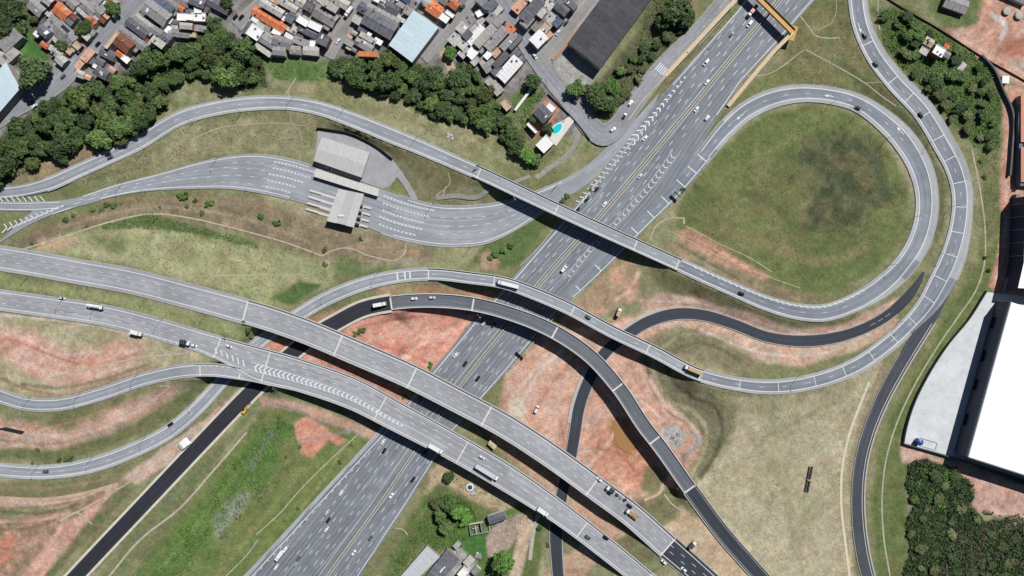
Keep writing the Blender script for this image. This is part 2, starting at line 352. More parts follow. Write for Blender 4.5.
CTRL=[(20,20,2,30),(80,10,2,25),(200,20,2,35),(300,20,2,25),(390,30,2,30),(480,40,2,28),(560,15,2,18),(615,35,1.5,30),(510,90,1.8,14),(545,130,1.2,14),(140,80,2.4,15),(420,85,2.5,12),
 (20,40,2,20),(90,100,2.5,12),
 (340,152,1.9,20),(395,180,1.7,8),
 (330,345,1.2,3),(380,372,.6,4),(330,420,.5,14),(290,430,.8,10),(450,480,.2,10),(500,450,.2,5),(540,400,.2,22),(520,440,.1,8),(600,430,-.3,24),(640,460,-.4,16),(660,475,0,9),(676,462,.8,8),(672,492,1.2,6),(600,510,.1,8),(545,490,.1,6),(520,530,.3,12),(440,340,.3,12),(400,330,.5,10),(560,350,.2,10),(450,540,.5,25),(410,520,.4,10),
 (800,190,3.8,38),(770,160,3,22),(840,230,4.4,30),(880,190,4.2,22),(700,240,2.5,12),(690,300,2.2,8),
 (690,345,1.6,12),(720,360,2.8,8),(700,420,3,12),(680,400,1.2,10),(760,450,5,25),(800,520,5,25),(830,430,5.3,15),(740,540,5.5,10),(700,500,4,6),
 (985,380,5,22),(960,430,5,25),(1000,470,5,25),(940,520,4.2,30),(1000,540,4,35),(1010,200,6,14),(1010,100,6.4,14),(1010,30,7,20),(950,90,6,16),(960,20,6.5,15),(1040,420,5,30),(920,40,6,10),
 (180,250,6,15),(100,235,5,12),(280,255,3.8,14),(60,345,7.8,15),(110,350,7.8,10),(60,430,5.5,8),(120,415,5.2,8),
 (40,520,2,25),(100,520,1.2,8),(220,520,.8,25),(170,560,.8,20),(260,480,.6,20),
 (560,300,.2,5),(620,290,1.2,12),(645,205,1.2,5),(700,180,2,8),(820,40,2.5,22),(790,75,1.5,10)]
for (x,y,z,rad) in CTRL:
    sub=((GXp-x)**2+(GYp-y)**2<rad*rad)&~np.isfinite(fix); fix[sub]=z
YARD=[(986,291),(1040,300),(1090,300),(1090,500),(1024,478),(957,458),(902,443),(904,432),(912,405),(925,378),(946,345),(968,318)]
def sdpoly(x,y,poly):
    P=np.array(poly,float); d=np.full(x.shape,1e9); ins=np.zeros(x.shape,bool)
    for k in range(len(P)):
        a=P[k]; b=P[(k+1)%len(P)]; ex,ey=b-a; L=ex*ex+ey*ey+1e-9
        t=np.clip(((x-a[0])*ex+(y-a[1])*ey)/L,0,1); d=np.minimum(d,np.hypot(x-a[0]-t*ex,y-a[1]-t*ey))
        c=((a[1]>y)!=(b[1]>y)); xi=(b[0]-a[0])*(y-a[1])/((b[1]-a[1]) if b[1]!=a[1] else 1e-9)+a[0]; ins^=c&(x<xi)
    return np.where(ins,-d,d)
def plan(p,z): return (512+(p[0]-512)*(HC-z)/HC, 288+(p[1]-288)*(HC-z)/HC)
fix[sdpoly(GXp,GYp,[plan(p,5) for p in YARD])<3]=5.0
fix[sdpoly(GXp,GYp,[plan(p,1.9) for p in [(318,128),(352,134),(392,158),(414,196),(381,188),(313,166)]])<2]=1.45
fm=np.isfinite(fix)
def relax(h,fm,fv,it):
    for _ in range(it):
        p=np.pad(h,1,mode='edge'); h=(p[:-2,1:-1]+p[2:,1:-1]+p[1:-1,:-2]+p[1:-1,2:])*0.25; h[fm]=fv[fm]
    return h
fv=np.where(fm,fix,0)
c4=(slice(None,None,4),slice(None,None,4))
h4=relax(np.full(fm[c4].shape,2.0),fm[c4],fv[c4],600)
TH=np.repeat(np.repeat(h4,4,0),4,1)[:fm.shape[0],:fm.shape[1]]; TH=np.where(fm,fv,TH); TH=relax(TH,fm,fv,350)
def bil(A,x,y):
    u=np.clip((np.asarray(x,float)-TX0)/TS,0,A.shape[1]-1.001); v=np.clip((np.asarray(y,float)-TY0)/TS,0,A.shape[0]-1.001)
    i=u.astype(int); j=v.astype(int); u=u-i; v=v-j
    return A[j,i]*(1-u)*(1-v)+A[j,i+1]*u*(1-v)+A[j+1,i]*(1-u)*v+A[j+1,i+1]*u*v
# TH is indexed by plan coordinates X = (x-512)*S (level-0 pixels)
def gz(X,Y): return float(bil(TH,X/S+512,288-Y/S))
def gp(x,y,up=0.0):
    """world point on the ground seen at photo pixel x,y (up = height above ground of the seen feature)"""
    z=0.0
    for _ in range(4):
        X,Y,_z=px2w(x,y,z+up); z=gz(X,Y)
    return X,Y,z
# ------------------------------------------------------------------ ground cover map
def vnoise(x,y,cell,seed):
    r=np.random.default_rng(seed); n=256; g=r.random((n,n))
    u=np.asarray(x)/cell+1000; v=np.asarray(y)/cell+1000; i=np.floor(u).astype(int); j=np.floor(v).astype(int)
    u=u-i; v=v-j; u=u*u*(3-2*u); v=v*v*(3-2*v); i%=n; j%=n; i2=(i+1)%n; j2=(j+1)%n
    return g[j,i]*(1-u)*(1-v)+g[j,i2]*u*(1-v)+g[j2,i]*(1-u)*v+g[j2,i2]*u*v
def fbm(x,y,cell,seed,oct=4,gain=0.5):
    t=0;a=1;w=0
    for o in range(oct): t=t+a*vnoise(x,y,cell/2**o,seed+o*17); w+=a; a*=gain
    return t/w
cx=np.arange(-60,1084.1,1.5); cy=np.arange(-60,636.1,1.5)
ex=np.array([70,200,500,1200,3000,6000.0])
cx=np.concatenate([(-60-ex)[::-1],cx,1084+ex]); cy=np.concatenate([(-60-ex)[::-1],cy,636+ex])
PX0,PY0=np.meshgrid(cx,cy)                       # plan coordinates
Hh=bil(TH,PX0,PY0)
XX=512+(PX0-512)*HC/(HC-Hh); YY=288+(PY0-288)*HC/(HC-Hh)     # where that ground is seen in the survey photo
def C_(*c): return np.array(lin(c))
OLV,DRY,TAN,GRN,LSH,DRK,RED,PNK,ORG,BRN,GRY,PAL=C_(122,121,76),C_(160,150,110),C_(170,156,124),C_(104,114,60),C_(82,108,50),C_(66,80,46),C_(190,122,98),C_(200,158,138),C_(196,118,84),C_(122,106,80),C_(150,144,136),C_(190,180,160)
base=np.zeros(XX.shape+(3,)); 
n1=fbm(XX,YY,60,1); n2=fbm(XX,YY,18,2); n3=fbm(XX,YY,6,3,3)
m=np.clip((n1-0.35)*2.2+ (n2-0.5)*0.9,0,1)[...,None]
base[:]=OLV*(1-m)+DRY*m*0.85+OLV*m*0.15
def lay(col,poly,soft=3.0,wob=5.0,amt=1.0,col2=None,seed=0,mix=14):
    global base
    P=np.array(poly,float); x0,y0=P.min(0)-32; x1,y1=P.max(0)+32
    i0,i1=np.searchsorted(cx,[x0,x1]); j0,j1=np.searchsorted(cy,[y0,y1])
    if i1<=i0 or j1<=j0: return
    x=XX[j0:j1,i0:i1]; y=YY[j0:j1,i0:i1]
    w=(fbm(x,y,12,50+seed,4,0.6)-0.5)*2*wob
    a=np.clip(0.5-(sdpoly(x,y,poly)+w)/(2*soft),0,1)[...,None]*amt
    c=col
    if col2 is not None:
        q=np.clip((fbm(x,y,mix,90+seed,5,0.68)-0.5)*2.6+0.5,0,1)[...,None]; c=col*(1-q)+col2*q
    base[j0:j1,i0:i1]=base[j0:j1,i0:i1]*(1-a)+c*a
def stroke(col,pts,w,soft=1.2,wob=.8,amt=.8,col2=None,seed=0):
    P=catmull(pts,4) if len(pts)>2 else np.array(pts,float); t_=np.gradient(P,axis=0); t_/=np.linalg.norm(t_,axis=1)[:,None]; n_=np.stack([-t_[:,1],t_[:,0]],1)*w/2
    lay(col,np.vstack([P+n_,(P-n_)[::-1]]).tolist(),soft,wob,amt,col2,seed,6)
TOWN=[(-100,-100),(650,-100),(640,-20),(590,60),(548,62),(606,138),(572,140),(520,104),(490,92),(450,72),(425,64),(400,60),(330,60),(300,57),(262,57),(200,46),(130,74),(90,90),(60,108),(0,140),(-100,180)]
lay(GRY,TOWN,3,4,1,C_(116,106,96),1,8)
lay(C_(86,92,62),[(0,5),(30,0),(45,30),(50,60),(35,75),(0,60)],3,3,1,LSH,2)
lay(C_(66,112,42),[(21,28),(28,32),(40,52),(48,62),(40,66),(24,60),(19,45)],1.5,2,1,C_(82,124,52),3)
lay(C_(96,92,62),[(58,28),(75,20),(88,32),(80,44),(50,56),(46,40)],2,3,.8,LSH,4)
BELT1=[(-100,190),(-100,150),(0,137),(30,114),(70,88),(100,77),(135,70),(142,54),(175,45),(200,35),(215,25),(245,40),(262,52),(268,88),(245,92),(230,82),(180,78),(168,104),(140,130),(118,144),(60,152),(40,166),(0,184)]
BELT2=[(326,62),(345,58),(375,58),(390,47),(408,64),(440,70),(452,84),(458,60),(478,72),(492,96),(505,118),(522,150),(500,138),(470,124),(440,120),(420,114),(400,100),(370,92),(335,76)]
lay(C_(70,80,50),BELT1,4,4,1,C_(84,94,52),5)
lay(C_(70,80,50),BELT2,4,4,1,C_(84,94,52),6)
lay(LSH,[(262,60),(300,58),(330,62),(335,80),(300,84),(272,78)],3,4,.9,C_(110,130,72),7)
lay(DRY,[(175,82),(225,82),(262,92),(230,98),(190,104),(168,112)],3,4,.9,GRN,8)
lay(BRN,[(20,150),(60,148),(110,140),(120,146),(60,170),(30,180),(10,182)],3,4,.8,C_(170,140,100),9)
lay(DRY,[(60,185),(100,168),(150,148),(200,124),(260,116),(310,124),(300,150),(250,152),(200,158),(150,170),(100,184)],3,5,.95,C_(138,128,86),10,10)
lay(GRN,[(42,198),(90,176),(110,168),(120,172),(80,194)],3,3,.8,OLV,11)
lay(C_(112,112,62),[(296,112),(330,120),(350,140),(310,160),(298,140)],3,4,.7,DRY,12)
lay(C_(120,114,70),[(262,98),(330,88),(400,120),(470,150),(520,165),(530,155),(470,128),(400,104),(340,84),(270,84)],4,6,.8,DRY,13,10)
lay(C_(140,118,84),[(380,140),(430,150),(475,180),(440,195),(400,160)],3,4,.8,C_(112,112,66),14)
lay(C_(120,124,62),[(390,186),(402,176),(412,190),(405,196)],1,1,.9,None,15)
# field between toll ramp and twin viaducts
lay(BRN,[(10,240),(60,222),(140,200),(250,196),(330,224),(430,248),(440,262),(330,262),(250,236),(150,214),(60,236),(20,250)],3,5,.9,C_(150,128,98),16,8)
lay(C_(164,158,112),[(30,250),(60,236),(110,226),(180,226),(256,246),(330,262),(335,285),(270,305),(200,284),(120,262),(60,254)],3,4,1,C_(148,146,94),17,16)  # dry grass tones lifted to carry the brighter haze on this side
lay(C_(176,140,108),[(40,240),(70,236),(90,246),(60,252),(36,250)],3,4,.75,C_(186,150,120),18)
lay(C_(88,110,54),[(92,236),(120,234),(126,248),(116,254),(98,246)],4,6,.8,OLV,19)
lay(C_(84,104,50),[(100,225),(150,213),(190,225),(256,241),(258,248),(190,234),(140,227),(105,231)],2,3,.95,C_(106,120,66),20,8)
lay(C_(96,118,60),[(338,255),(362,262),(402,265),(352,286),(334,284)],3,3,.9,OLV,21)
lay(C_(84,106,48),[(272,298),(300,280),(320,285),(292,306)],2,3,.95,LSH,22)
lay(C_(96,110,58),[(470,262),(495,232),(540,218),(550,224),(520,262),(505,270)],2,3,.9,LSH,23)
lay(C_(168,132,102),[(478,256),(488,248),(500,262),(496,270),(482,268)],2,3,.9,None,24)
lay(C_(178,160,130),[(345,268),(430,250),(430,262),(370,268)],3,4,.5,BRN,25)
# between and around the viaducts
lay(C_(136,142,88),[(-60,268),(0,276),(110,294),(256,328),(262,340),(225,334),(110,304),(0,286),(-60,280)],2,2,.95,C_(150,146,96),26)  # verge colours lightened for the haze over the left side
lay(RED,[(258,336),(300,340),(400,388),(440,412),(436,424),(400,404),(310,364),(262,352)],2,3,1,C_(188,140,116),27,8)
lay(C_(202,122,98),[(262,335),(300,318),(345,318),(400,300),(445,308),(478,316),(432,370),(415,368),(340,336),(300,330)],2,3,1,C_(210,152,130),28,12)
lay(C_(186,132,106),[(300,322),(330,312),(392,296),(380,302),(330,320)],2,2,.9,BRN,29)
lay(C_(96,112,56),[(390,290),(420,282),(450,290),(420,296),(395,296)],2,2,.9,LSH,30)
lay(DRY,[(376,286),(430,284),(500,294),(530,304),(500,304),(430,296),(380,300)],2,3,.6,RED,31)
lay(C_(196,142,116),[(506,372),(540,338),(600,314),(640,300),(640,262),(612,262),(590,288),(560,318)],3,4,.9,C_(160,138,100),32,9)
RSITE=[(505,376),(548,330),(610,322),(640,312),(690,320),(664,332),(640,350),(652,372),(672,400),(690,430),(704,446),(690,470),(650,502),(615,502),(578,464),(500,416)]
lay(C_(196,140,114),RSITE,3,4,1,C_(208,166,142),33,10)
lay(C_(186,118,90),[(600,420),(640,430),(660,470),(640,490),(600,470),(585,440)],4,6,.8,C_(196,132,104),34,8)
lay(C_(172,112,64),[(609,420),(622,415),(640,444),(636,458),(626,460),(610,442)],3,4,.9,None,35)
lay(C_(206,188,158),[(508,402),(518,396),(528,408),(524,420),(510,414)],2,2,.95,None,36)
lay(C_(186,182,172),[(660,428),(676,426),(688,434),(676,452),(668,446)],2,3,.95,C_(170,164,150),37,5)
lay(C_(120,112,70),[(644,468),(656,468),(668,476),(654,496),(642,490)],2,2,.9,GRN,38)
lay(C_(196,166,134),[(470,400),(520,430),(560,470),(600,510),(640,545),(600,540),(545,490),(500,450)],3,3,.85,C_(186,132,104),39,6)
lay(C_(196,140,112),[(530,490),(560,500),(600,530),(560,560),(540,576),(560,600),(575,600),(600,545)],3,4,.7,C_(208,178,150),40,6)
lay(C_(116,104,74),[(614,540),(640,530),(660,552),(640,565)],2,2,.9,OLV,41)
lay(C_(196,170,136),[(680,505),(700,520),(730,552),(770,600),(730,590),(690,556),(660,530)],2,3,1,C_(186,156,118),42)
lay(C_(130,120,82),[(625,505),(660,490),(684,500),(676,520),(655,530)],3,3,.85,C_(108,100,66),43)
# basin and loops on the right
lay(C_(122,112,82),[(640,344),(660,332),(700,326),(745,340),(768,362),(740,376),(700,364),(664,348)],3,4,.95,C_(140,128,94),44,9)
lay(C_(112,106,78),[(640,358),(700,386),(735,398),(736,430),(712,470),(690,480),(704,440),(690,420),(668,400)],3,5,.95,C_(134,124,92),45,9)
lay(C_(202,150,126),[(640,300),(660,294),(700,298),(768,318),(800,330),(850,322),(900,296),(906,306),(880,324),(840,348),(800,352),(768,350),(720,336),(680,326),(650,328)],2,3,.9,C_(206,172,148),46,8)
lay(C_(202,152,128),[(690,324),(720,330),(768,348),(830,350),(896,316),(904,324),(860,350),(800,366),(768,364),(735,348)],2,3,.9,C_(186,164,132),47,8)
lay(C_(128,114,80),[(650,268),(740,298),(800,320),(850,320),(830,326),(768,318),(700,300),(660,290)],2,3,.8,C_(110,106,66),48)
LOOP=[(690,190),(712,160),(740,132),(768,114),(800,106),(828,106),(856,116),(878,134),(896,160),(908,190),(906,220),(892,250),(868,276),(830,294),(795,292),(768,284),(720,260),(680,232),(674,214)]
lay(C_(116,122,66),LOOP,3,3,1,C_(100,108,58),49,26)
lay(C_(64,71,48),[(800,140),(850,125),(885,150),(890,200),(850,230),(800,240),(780,200),(790,165)],6,24,.9,C_(114,108,70),50,12)  # darker grass patch with a thin cloud's shade painted into its colour
lay(C_(132,120,78),[(700,212),(760,160),(810,180),(800,250),(760,262),(710,240)],8,20,.75,C_(108,114,60),51,10)
lay(C_(188,124,98),[(674,232),(690,228),(706,236),(738,258),(770,276),(762,282),(715,262),(682,242)],1.5,2.5,.85,C_(176,132,104),52,6)
lay(C_(124,108,78),[(662,250),(680,242),(730,268),(790,290),(840,300),(800,302),(740,290),(690,268)],2,2.5,.85,C_(150,128,98),53,6)
lay(C_(104,110,58),[(800,0),(850,0),(852,30),(870,66),(900,100),(880,112),(840,90),(800,86),(780,70),(790,40)],4,6,.8,C_(134,120,80),54,10)
lay(C_(112,106,70),[(840,60),(880,84),(920,130),(945,180),(944,230),(930,260),(938,210),(930,160),(900,118),(860,90)],2,3,.85,C_(84,98,54),55,8)
lay(C_(124,116,66),[(690,150),(720,110),(750,84),(790,60),(800,80),(760,94),(720,128)],3,4,.7,GRN,56,8)
FIELD=[(716,396),(770,398),(820,392),(880,362),(892,372),(862,430),(850,490),(856,600),(790,610),(760,572),(722,528),(690,486),(712,466),(736,430),(738,404)]
lay(C_(180,165,130),FIELD,2,3,1,C_(166,153,114),57,30)
lay(C_(140,134,90),[(720,398),(800,394),(860,374),(880,366),(840,400),(780,412),(726,416)],4,6,.7,C_(160,146,110),58,10)
lay(C_(150,132,96),[(880,366),(900,352),(905,352),(870,424),(852,470),(850,500),(846,470),(860,420)],1.5,1.5,.9,None,59)
lay(C_(94,110,54),[(976,140),(984,210),(978,260),(950,310),(900,400),(878,450),(872,500),(878,600),(908,600),(906,445),(944,372),(990,296),(1002,240),(996,150)],2.5,3,1,C_(116,118,66),60,10)
lay(C_(74,88,46),[(872,10),(905,6),(925,22),(960,44),(990,64),(1004,112),(998,150),(976,148),(950,118),(915,80),(888,52)],3,4,1,C_(98,104,60),61,7)
lay(C_(92,110,54),[(930,-60),(985,-60),(988,28),(950,30),(930,10)],3,4,.95,C_(112,116,70),62,8)
lay(C_(190,130,104),[(984,-60),(1084,-60),(1084,110),(1010,80),(976,56),(948,30),(980,26)],3,5,1,C_(198,156,132),63,10)
lay(C_(176,102,76),[(1000,36),(1030,40),(1030,60),(1000,52)],3,5,.9,None,64)
lay(C_(140,134,96),[(1010,60),(1040,64),(1040,84),(1014,70)],3,4,.8,PAL,65)
lay(C_(192,124,100),[(1002,84),(1080,100),(1080,300),(1000,296),(990,286),(1002,230),(1000,180),(1004,140)],2,2.5,1,C_(200,148,126),66,9)
lay(C_(136,126,86),[(984,140),(1000,140),(1000,200),(996,240),(985,260)],2,3,.8,C_(92,108,56),67,6)
lay(C_(192,136,116),[(900,442),(985,476),(1084,500),(1084,520),(1000,516),(976,510),(966,490),(902,462)],2,2.5,1,C_(204,166,146),68,7)
SCRUB=[(908,464),(926,458),(944,465),(966,478),(976,490),(970,506),(986,522),(1004,518),(1020,524),(1060,512),(1084,640),(900,640),(911,596),(903,572),(910,548),(905,524),(913,506),(906,486)]
lay(C_(58,70,40),SCRUB,3,4,1,C_(78,92,50),69,9)
# left red earth works
lay(C_(184,168,130),[(-60,308),(60,322),(150,336),(205,352),(196,360),(140,372),(60,396),(20,394),(-60,366)],2,3,1,C_(158,146,104),70,12)  # pale earth and grass, lightened further to paint in left-hand haze
lay(C_(200,140,118),[(-60,320),(0,328),(30,330),(66,350),(100,350),(112,342),(144,344),(142,362),(96,382),(50,384),(24,372),(0,356),(-60,348)],6,5,.95,C_(210,170,150),71,9)
lay(C_(194,138,114),[(-60,412),(0,420),(60,432),(100,416),(150,392),(180,386),(176,394),(120,428),(60,450),(0,452),(-60,444)],5,5,.95,C_(206,172,150),72,8)
lay(C_(100,110,58),[(-60,444),(0,448),(60,450),(110,436),(165,408),(212,372),(214,384),(170,420),(110,446),(50,462),(0,458),(-60,452)],2,3,.9,C_(124,116,74),73,7)
lay(C_(120,112,74),[(-60,478),(0,482),(60,484),(120,470),(130,478),(110,490),(60,500),(0,500),(-60,496)],2,3,.9,C_(140,122,88),74,7)
lay(C_(194,152,130),[(-60,496),(60,500),(120,484),(118,492),(60,508),(-60,508)],1.5,2,.9,C_(180,150,124),75,6)
lay(C_(186,140,116),[(-60,520),(40,516),(100,494),(124,480),(80,526),(36,576),(0,620),(-60,620)],2,4,.95,C_(128,112,80),76,9)
lay(C_(190,136,116),[(66,520),(80,516),(90,504),(120,484),(60,556),(30,600),(6,600),(44,546)],1.5,2,.95,C_(196,152,132),77,6)
lay(C_(190,112,84),[(0,540),(14,532),(16,556),(0,566)],2,3,.9,None,78)
lay(C_(96,104,62),[(120,486),(136,488),(80,546),(36,600),(24,600)],1.5,2,.9,C_(124,116,74),79,7)
lay(C_(196,148,124),[(120,480),(180,436),(205,420),(240,388),(256,380),(250,392),(200,436),(166,466),(146,478),(136,484)],1.5,2,.95,C_(206,178,158),80,6)
lay(C_(124,124,76),[(80,600),(140,530),(230,432),(256,402),(262,402),(230,444),(110,590),(104,600)],1.5,1.5,.9,C_(108,116,68),81,6)
lay(C_(96,118,56),[(112,600),(236,446),(262,410),(290,410),(350,430),(372,438),(240,600)],2,3,1,C_(122,124,68),82,14)
lay(C_(74,108,40),[(140,590),(200,500),(240,455),(280,415),(290,430),(270,470),(200,548),(165,590)],4,7,.85,C_(98,120,56),83,9)
lay(C_(160,152,134),[(212,520),(236,492),(250,488),(248,504),(222,536)],3,5,.55,None,84)
lay(C_(140,134,82),[(250,600),(300,540),(340,480),(350,450),(360,448),(368,450),(300,530),(236,600)],3,4,.8,C_(112,122,62),85,8)
lay(C_(196,120,94),[(294,424),(308,416),(346,440),(338,446),(328,440),(312,458),(300,452)],1.5,3,1,C_(202,140,114),86)
lay(C_(192,140,116),[(256,394),(300,402),(350,420),(380,434),(372,440),(330,424),(300,412),(262,404)],2,2.5,.95,C_(178,150,124),87,6)
# bottom middle lots
lay(C_(108,112,62),[(370,600),(440,462),(470,468),(500,490),(545,520),(536,600)],2,3,1,C_(90,114,50),88,9)
lay(C_(176,148,112),[(430,470),(446,458),(500,486),(520,504),(500,512),(470,500),(440,484),(424,494)],2,4,.9,C_(196,170,128),89,7)
lay(C_(70,112,46),[(462,530),(486,532),(490,548),(480,564),(466,550)],2,2,.95,None,90)
lay(C_(168,142,122),[(486,538),(498,520),(524,512),(518,535),(500,560),(488,556)],1.5,1.5,.95,C_(178,154,134),91)
lay(C_(204,176,146),[(518,520),(528,508),(536,524),(528,548),(516,590),(506,590),(514,556)],1.5,2,.95,C_(196,160,130),92,6)
lay(C_(184,176,166),[(444,552),(460,548),(476,562),(470,590),(440,590)],2,3,.9,GRY,93,5)
lay(C_(150,140,96),[(440,555),(420,540),(400,570),(390,600),(410,600)],2,3,.6,None,94)
# median edge soil and shoulders by the frontage road
lay(C_(112,112,66),[(744,-30),(730,16),(665,88),(625,128),(622,122),(662,76),(724,8),(736,-30)],1.5,1.5,.9,C_(130,120,80),95,6)
lay(C_(84,94,56),[(690,-30),(692,24),(660,60),(628,100),(600,116),(588,96),(600,80),(640,30),(650,-30)],2,3,1,C_(112,104,72),96,7)
lay(C_(160,154,144),[(545,48),(570,44),(600,70),(590,86),(560,84),(552,62)],1.5,2,.9,C_(176,168,156),97,6)
lay(C_(166,158,150),[(570,104),(590,90),(594,116),(602,124),(588,112)],2,2,.9,None,98)
lay(C_(150,128,98),[(672,0),(700,0),(690,24),(676,30)],3,4,.6,C_(160,90,70),99)
lay(C_(110,122,60),[(564,142),(590,124),(602,142),(560,170),(545,170)],3,3,.9,DRY,100,6)
lay(C_(92,112,50),[(510,96),(535,80),(545,92),(530,112),(514,110)],2,2,.95,C_(112,120,62),101,6)
lay(C_(170,104,78),[(528,118),(545,98),(562,106),(545,132),(532,140)],1.5,1.5,.95,C_(184,128,100),102)
for i,(pts,w,c,am) in enumerate([([(652,352),(656,378),(668,400),(694,412),(706,428),(704,450),(692,474)],4,(168,152,112),.8),([(646,362),(654,392),(672,414),(690,424)],3,(100,92,64),.8),([(664,348),(672,378),(690,396),(716,408),(722,430),(714,456),(700,478)],4,(96,90,62),.85),([(660,350),(680,336),(706,334),(736,344),(758,362)],3,(164,148,112),.7),([(672,352),(690,344),(714,346),(740,360)],3,(104,98,68),.7),([(726,400),(734,420),(728,446),(712,470)],3,(150,138,98),.6),
 ([(648,376),(664,404),(690,424),(700,440),(686,452)],5,(206,166,146),.8),([(690,430),(698,442),(690,452),(680,460)],4,(158,150,140),.8),
 ([(520,405),(540,372),(572,342),(598,326)],3,(214,186,164),.8),([(528,424),(552,384),(580,352)],2.4,(176,116,90),.7),([(585,470),(610,440),(622,412),(606,392)],2.6,(214,184,160),.8),([(604,480),(630,478),(650,466),(664,450)],2.6,(172,108,80),.8),([(512,396),(530,376),(548,352)],2.6,(222,200,178),.6),([(596,448),(616,452),(640,476)],3,(176,100,72),.7),([(610,470),(626,486),(640,492)],3,(206,150,120),.7),([(630,390),(650,408),(668,424)],2.4,(216,190,170),.7),([(548,396),(556,416),(552,440),(546,456)],2.6,(212,176,152),.7),([(560,420),(564,444),(560,470)],2,(180,120,94),.6),
 ([(350,330),(390,320),(430,316),(466,320)],2.6,(178,108,86),.7),([(366,342),(400,332),(440,326)],2.4,(212,164,142),.7),([(400,358),(430,340),(462,324)],3,(214,172,148),.6),([(380,346),(410,354),(426,362)],2,(176,106,82),.7),
 ([(650,300),(700,304),(760,322),(810,336)],2,(216,184,164),.7),([(700,330),(768,354),(820,354),(870,334)],2.4,(216,188,168),.7),
 ([(5,338),(40,350),(70,362),(110,362),(136,354)],3,(184,116,94),.7),([(0,332),(24,338),(50,352),(100,352)],2,(214,176,156),.7),([(14,362),(50,372),(90,374),(130,366)],3,(206,172,146),.7),([(20,384),(60,388),(100,380),(150,364)],3,(128,108,76),.7),([(20,432),(70,436),(120,420),(160,396)],2,(212,178,158),.7),([(0,424),(40,428),(90,416),(140,396)],2.2,(182,118,94),.6),([(0,440),(50,444),(100,432)],2,(150,132,94),.6),
 ([(0,512),(50,512),(80,504)],2.6,(112,104,70),.8),([(0,500),(60,502),(110,490)],2.6,(206,170,150),.7),([(0,522),(40,520),(70,512)],2.4,(198,150,130),.7),([(30,572),(60,540),(90,512),(112,492)],2.6,(206,160,138),.7),([(60,556),(90,520),(112,500)],2,(176,118,98),.6),
 ([(955,36),(985,52),(1010,66),(1030,76)],3,(206,166,146),.7),([(990,12),(1006,28),(1000,40)],5,(206,196,184),.7),([(1006,200),(1008,160),(1012,110)],2.4,(212,176,156),.7),([(996,280),(1004,250),(1006,215)],2.4,(216,190,172),.7),
 ([(215,536),(232,512),(248,492)],8,(150,146,128),.5),([(250,470),(262,450),(272,432)],8,(112,124,92),.6),([(300,440),(330,436),(352,430)],2.4,(150,140,134),.7),([(275,404),(300,412),(330,428)],2,(140,128,118),.7),
 ([(240,470),(200,520),(160,570)],3,(130,136,70),.7),([(300,470),(270,510),(230,560)],5,(132,134,72),.7),([(330,460),(300,500),(262,550)],4,(118,130,62),.7),([(346,440),(330,470),(300,510)],2.5,(150,140,90),.6),
 ([(40,206),(100,200),(160,198),(220,200),(280,212)],3,(146,120,90),.7),([(60,228),(110,214),(150,207),(200,210),(250,220),(310,242)],3,(164,142,108),.6),([(150,246),(190,244),(230,256),(216,272),(200,268)],6,(164,158,112),.5),([(70,246),(110,256),(150,258)],6,(158,152,110),.5),([(336,246),(380,252),(420,252)],4,(150,122,92),.7),
 ([(730,200),(770,150),(830,122)],8,(126,124,72),.5),([(720,226),(770,246),(830,262),(870,244)],10,(136,124,80),.55),([(800,150),(830,170),(860,196),(850,226)],14,(74,82,54),.55),([(740,190),(780,210),(800,236)],8,(92,100,58),.6),([(850,140),(880,168),(886,200)],10,(80,86,58),.6),([(760,150),(800,130),(840,128)],6,(104,118,58),.6),  # loop grass tones; the darkest strokes extend the painted cloud shade
 ([(-30,312),(60,321),(120,331),(170,343)],2.2,(206,186,160),.9),([(60,396),(30,390),(0,378)],3,(140,118,88),.7),([(30,396),(70,394),(110,380),(160,366)],2.4,(170,128,104),.7),([(0,486),(50,488),(100,480),(124,474)],2.5,(150,132,94),.7),([(0,494),(50,494),(96,486)],2,(122,116,76),.8),([(0,508),(40,507),(80,500),(104,492)],2,(126,112,78),.8),([(0,530),(30,528),(56,520)],2.5,(128,110,78),.8),([(0,548),(20,552),(40,544)],3,(140,120,90),.7),([(100,540),(130,508),(160,478)],2.5,(104,112,70),.7),([(160,500),(190,468),(220,438)],2,(148,142,98),.7),([(130,548),(170,502),(206,466)],1.8,(96,118,98),.5),([(270,330),(300,340),(340,358),(400,386)],2.4,(214,176,150),.6),([(560,476),(580,492),(604,512)],3,(212,176,148),.7),([(500,440),(520,448),(540,462)],2.4,(206,150,122),.7),([(615,300),(630,290),(640,270)],3,(212,170,146),.7),([(612,290),(606,276),(618,262)],2.4,(150,140,98),.7),([(690,236),(720,252),(752,272)],2,(206,150,128),.8),([(670,240),(700,258),(740,280)],2,(106,98,70),.8),([(660,256),(700,274),(740,290)],2,(112,104,72),.8),([(740,420),(780,480),(800,560)],8,(156,142,106),.5),([(780,410),(820,470),(830,560)],8,(178,162,130),.5),([(760,440),(800,420),(840,400)],5,(146,138,94),.5)]):
    stroke(C_(*c),pts,w,1.1,1.5,min(1,am*1.15),None,i)
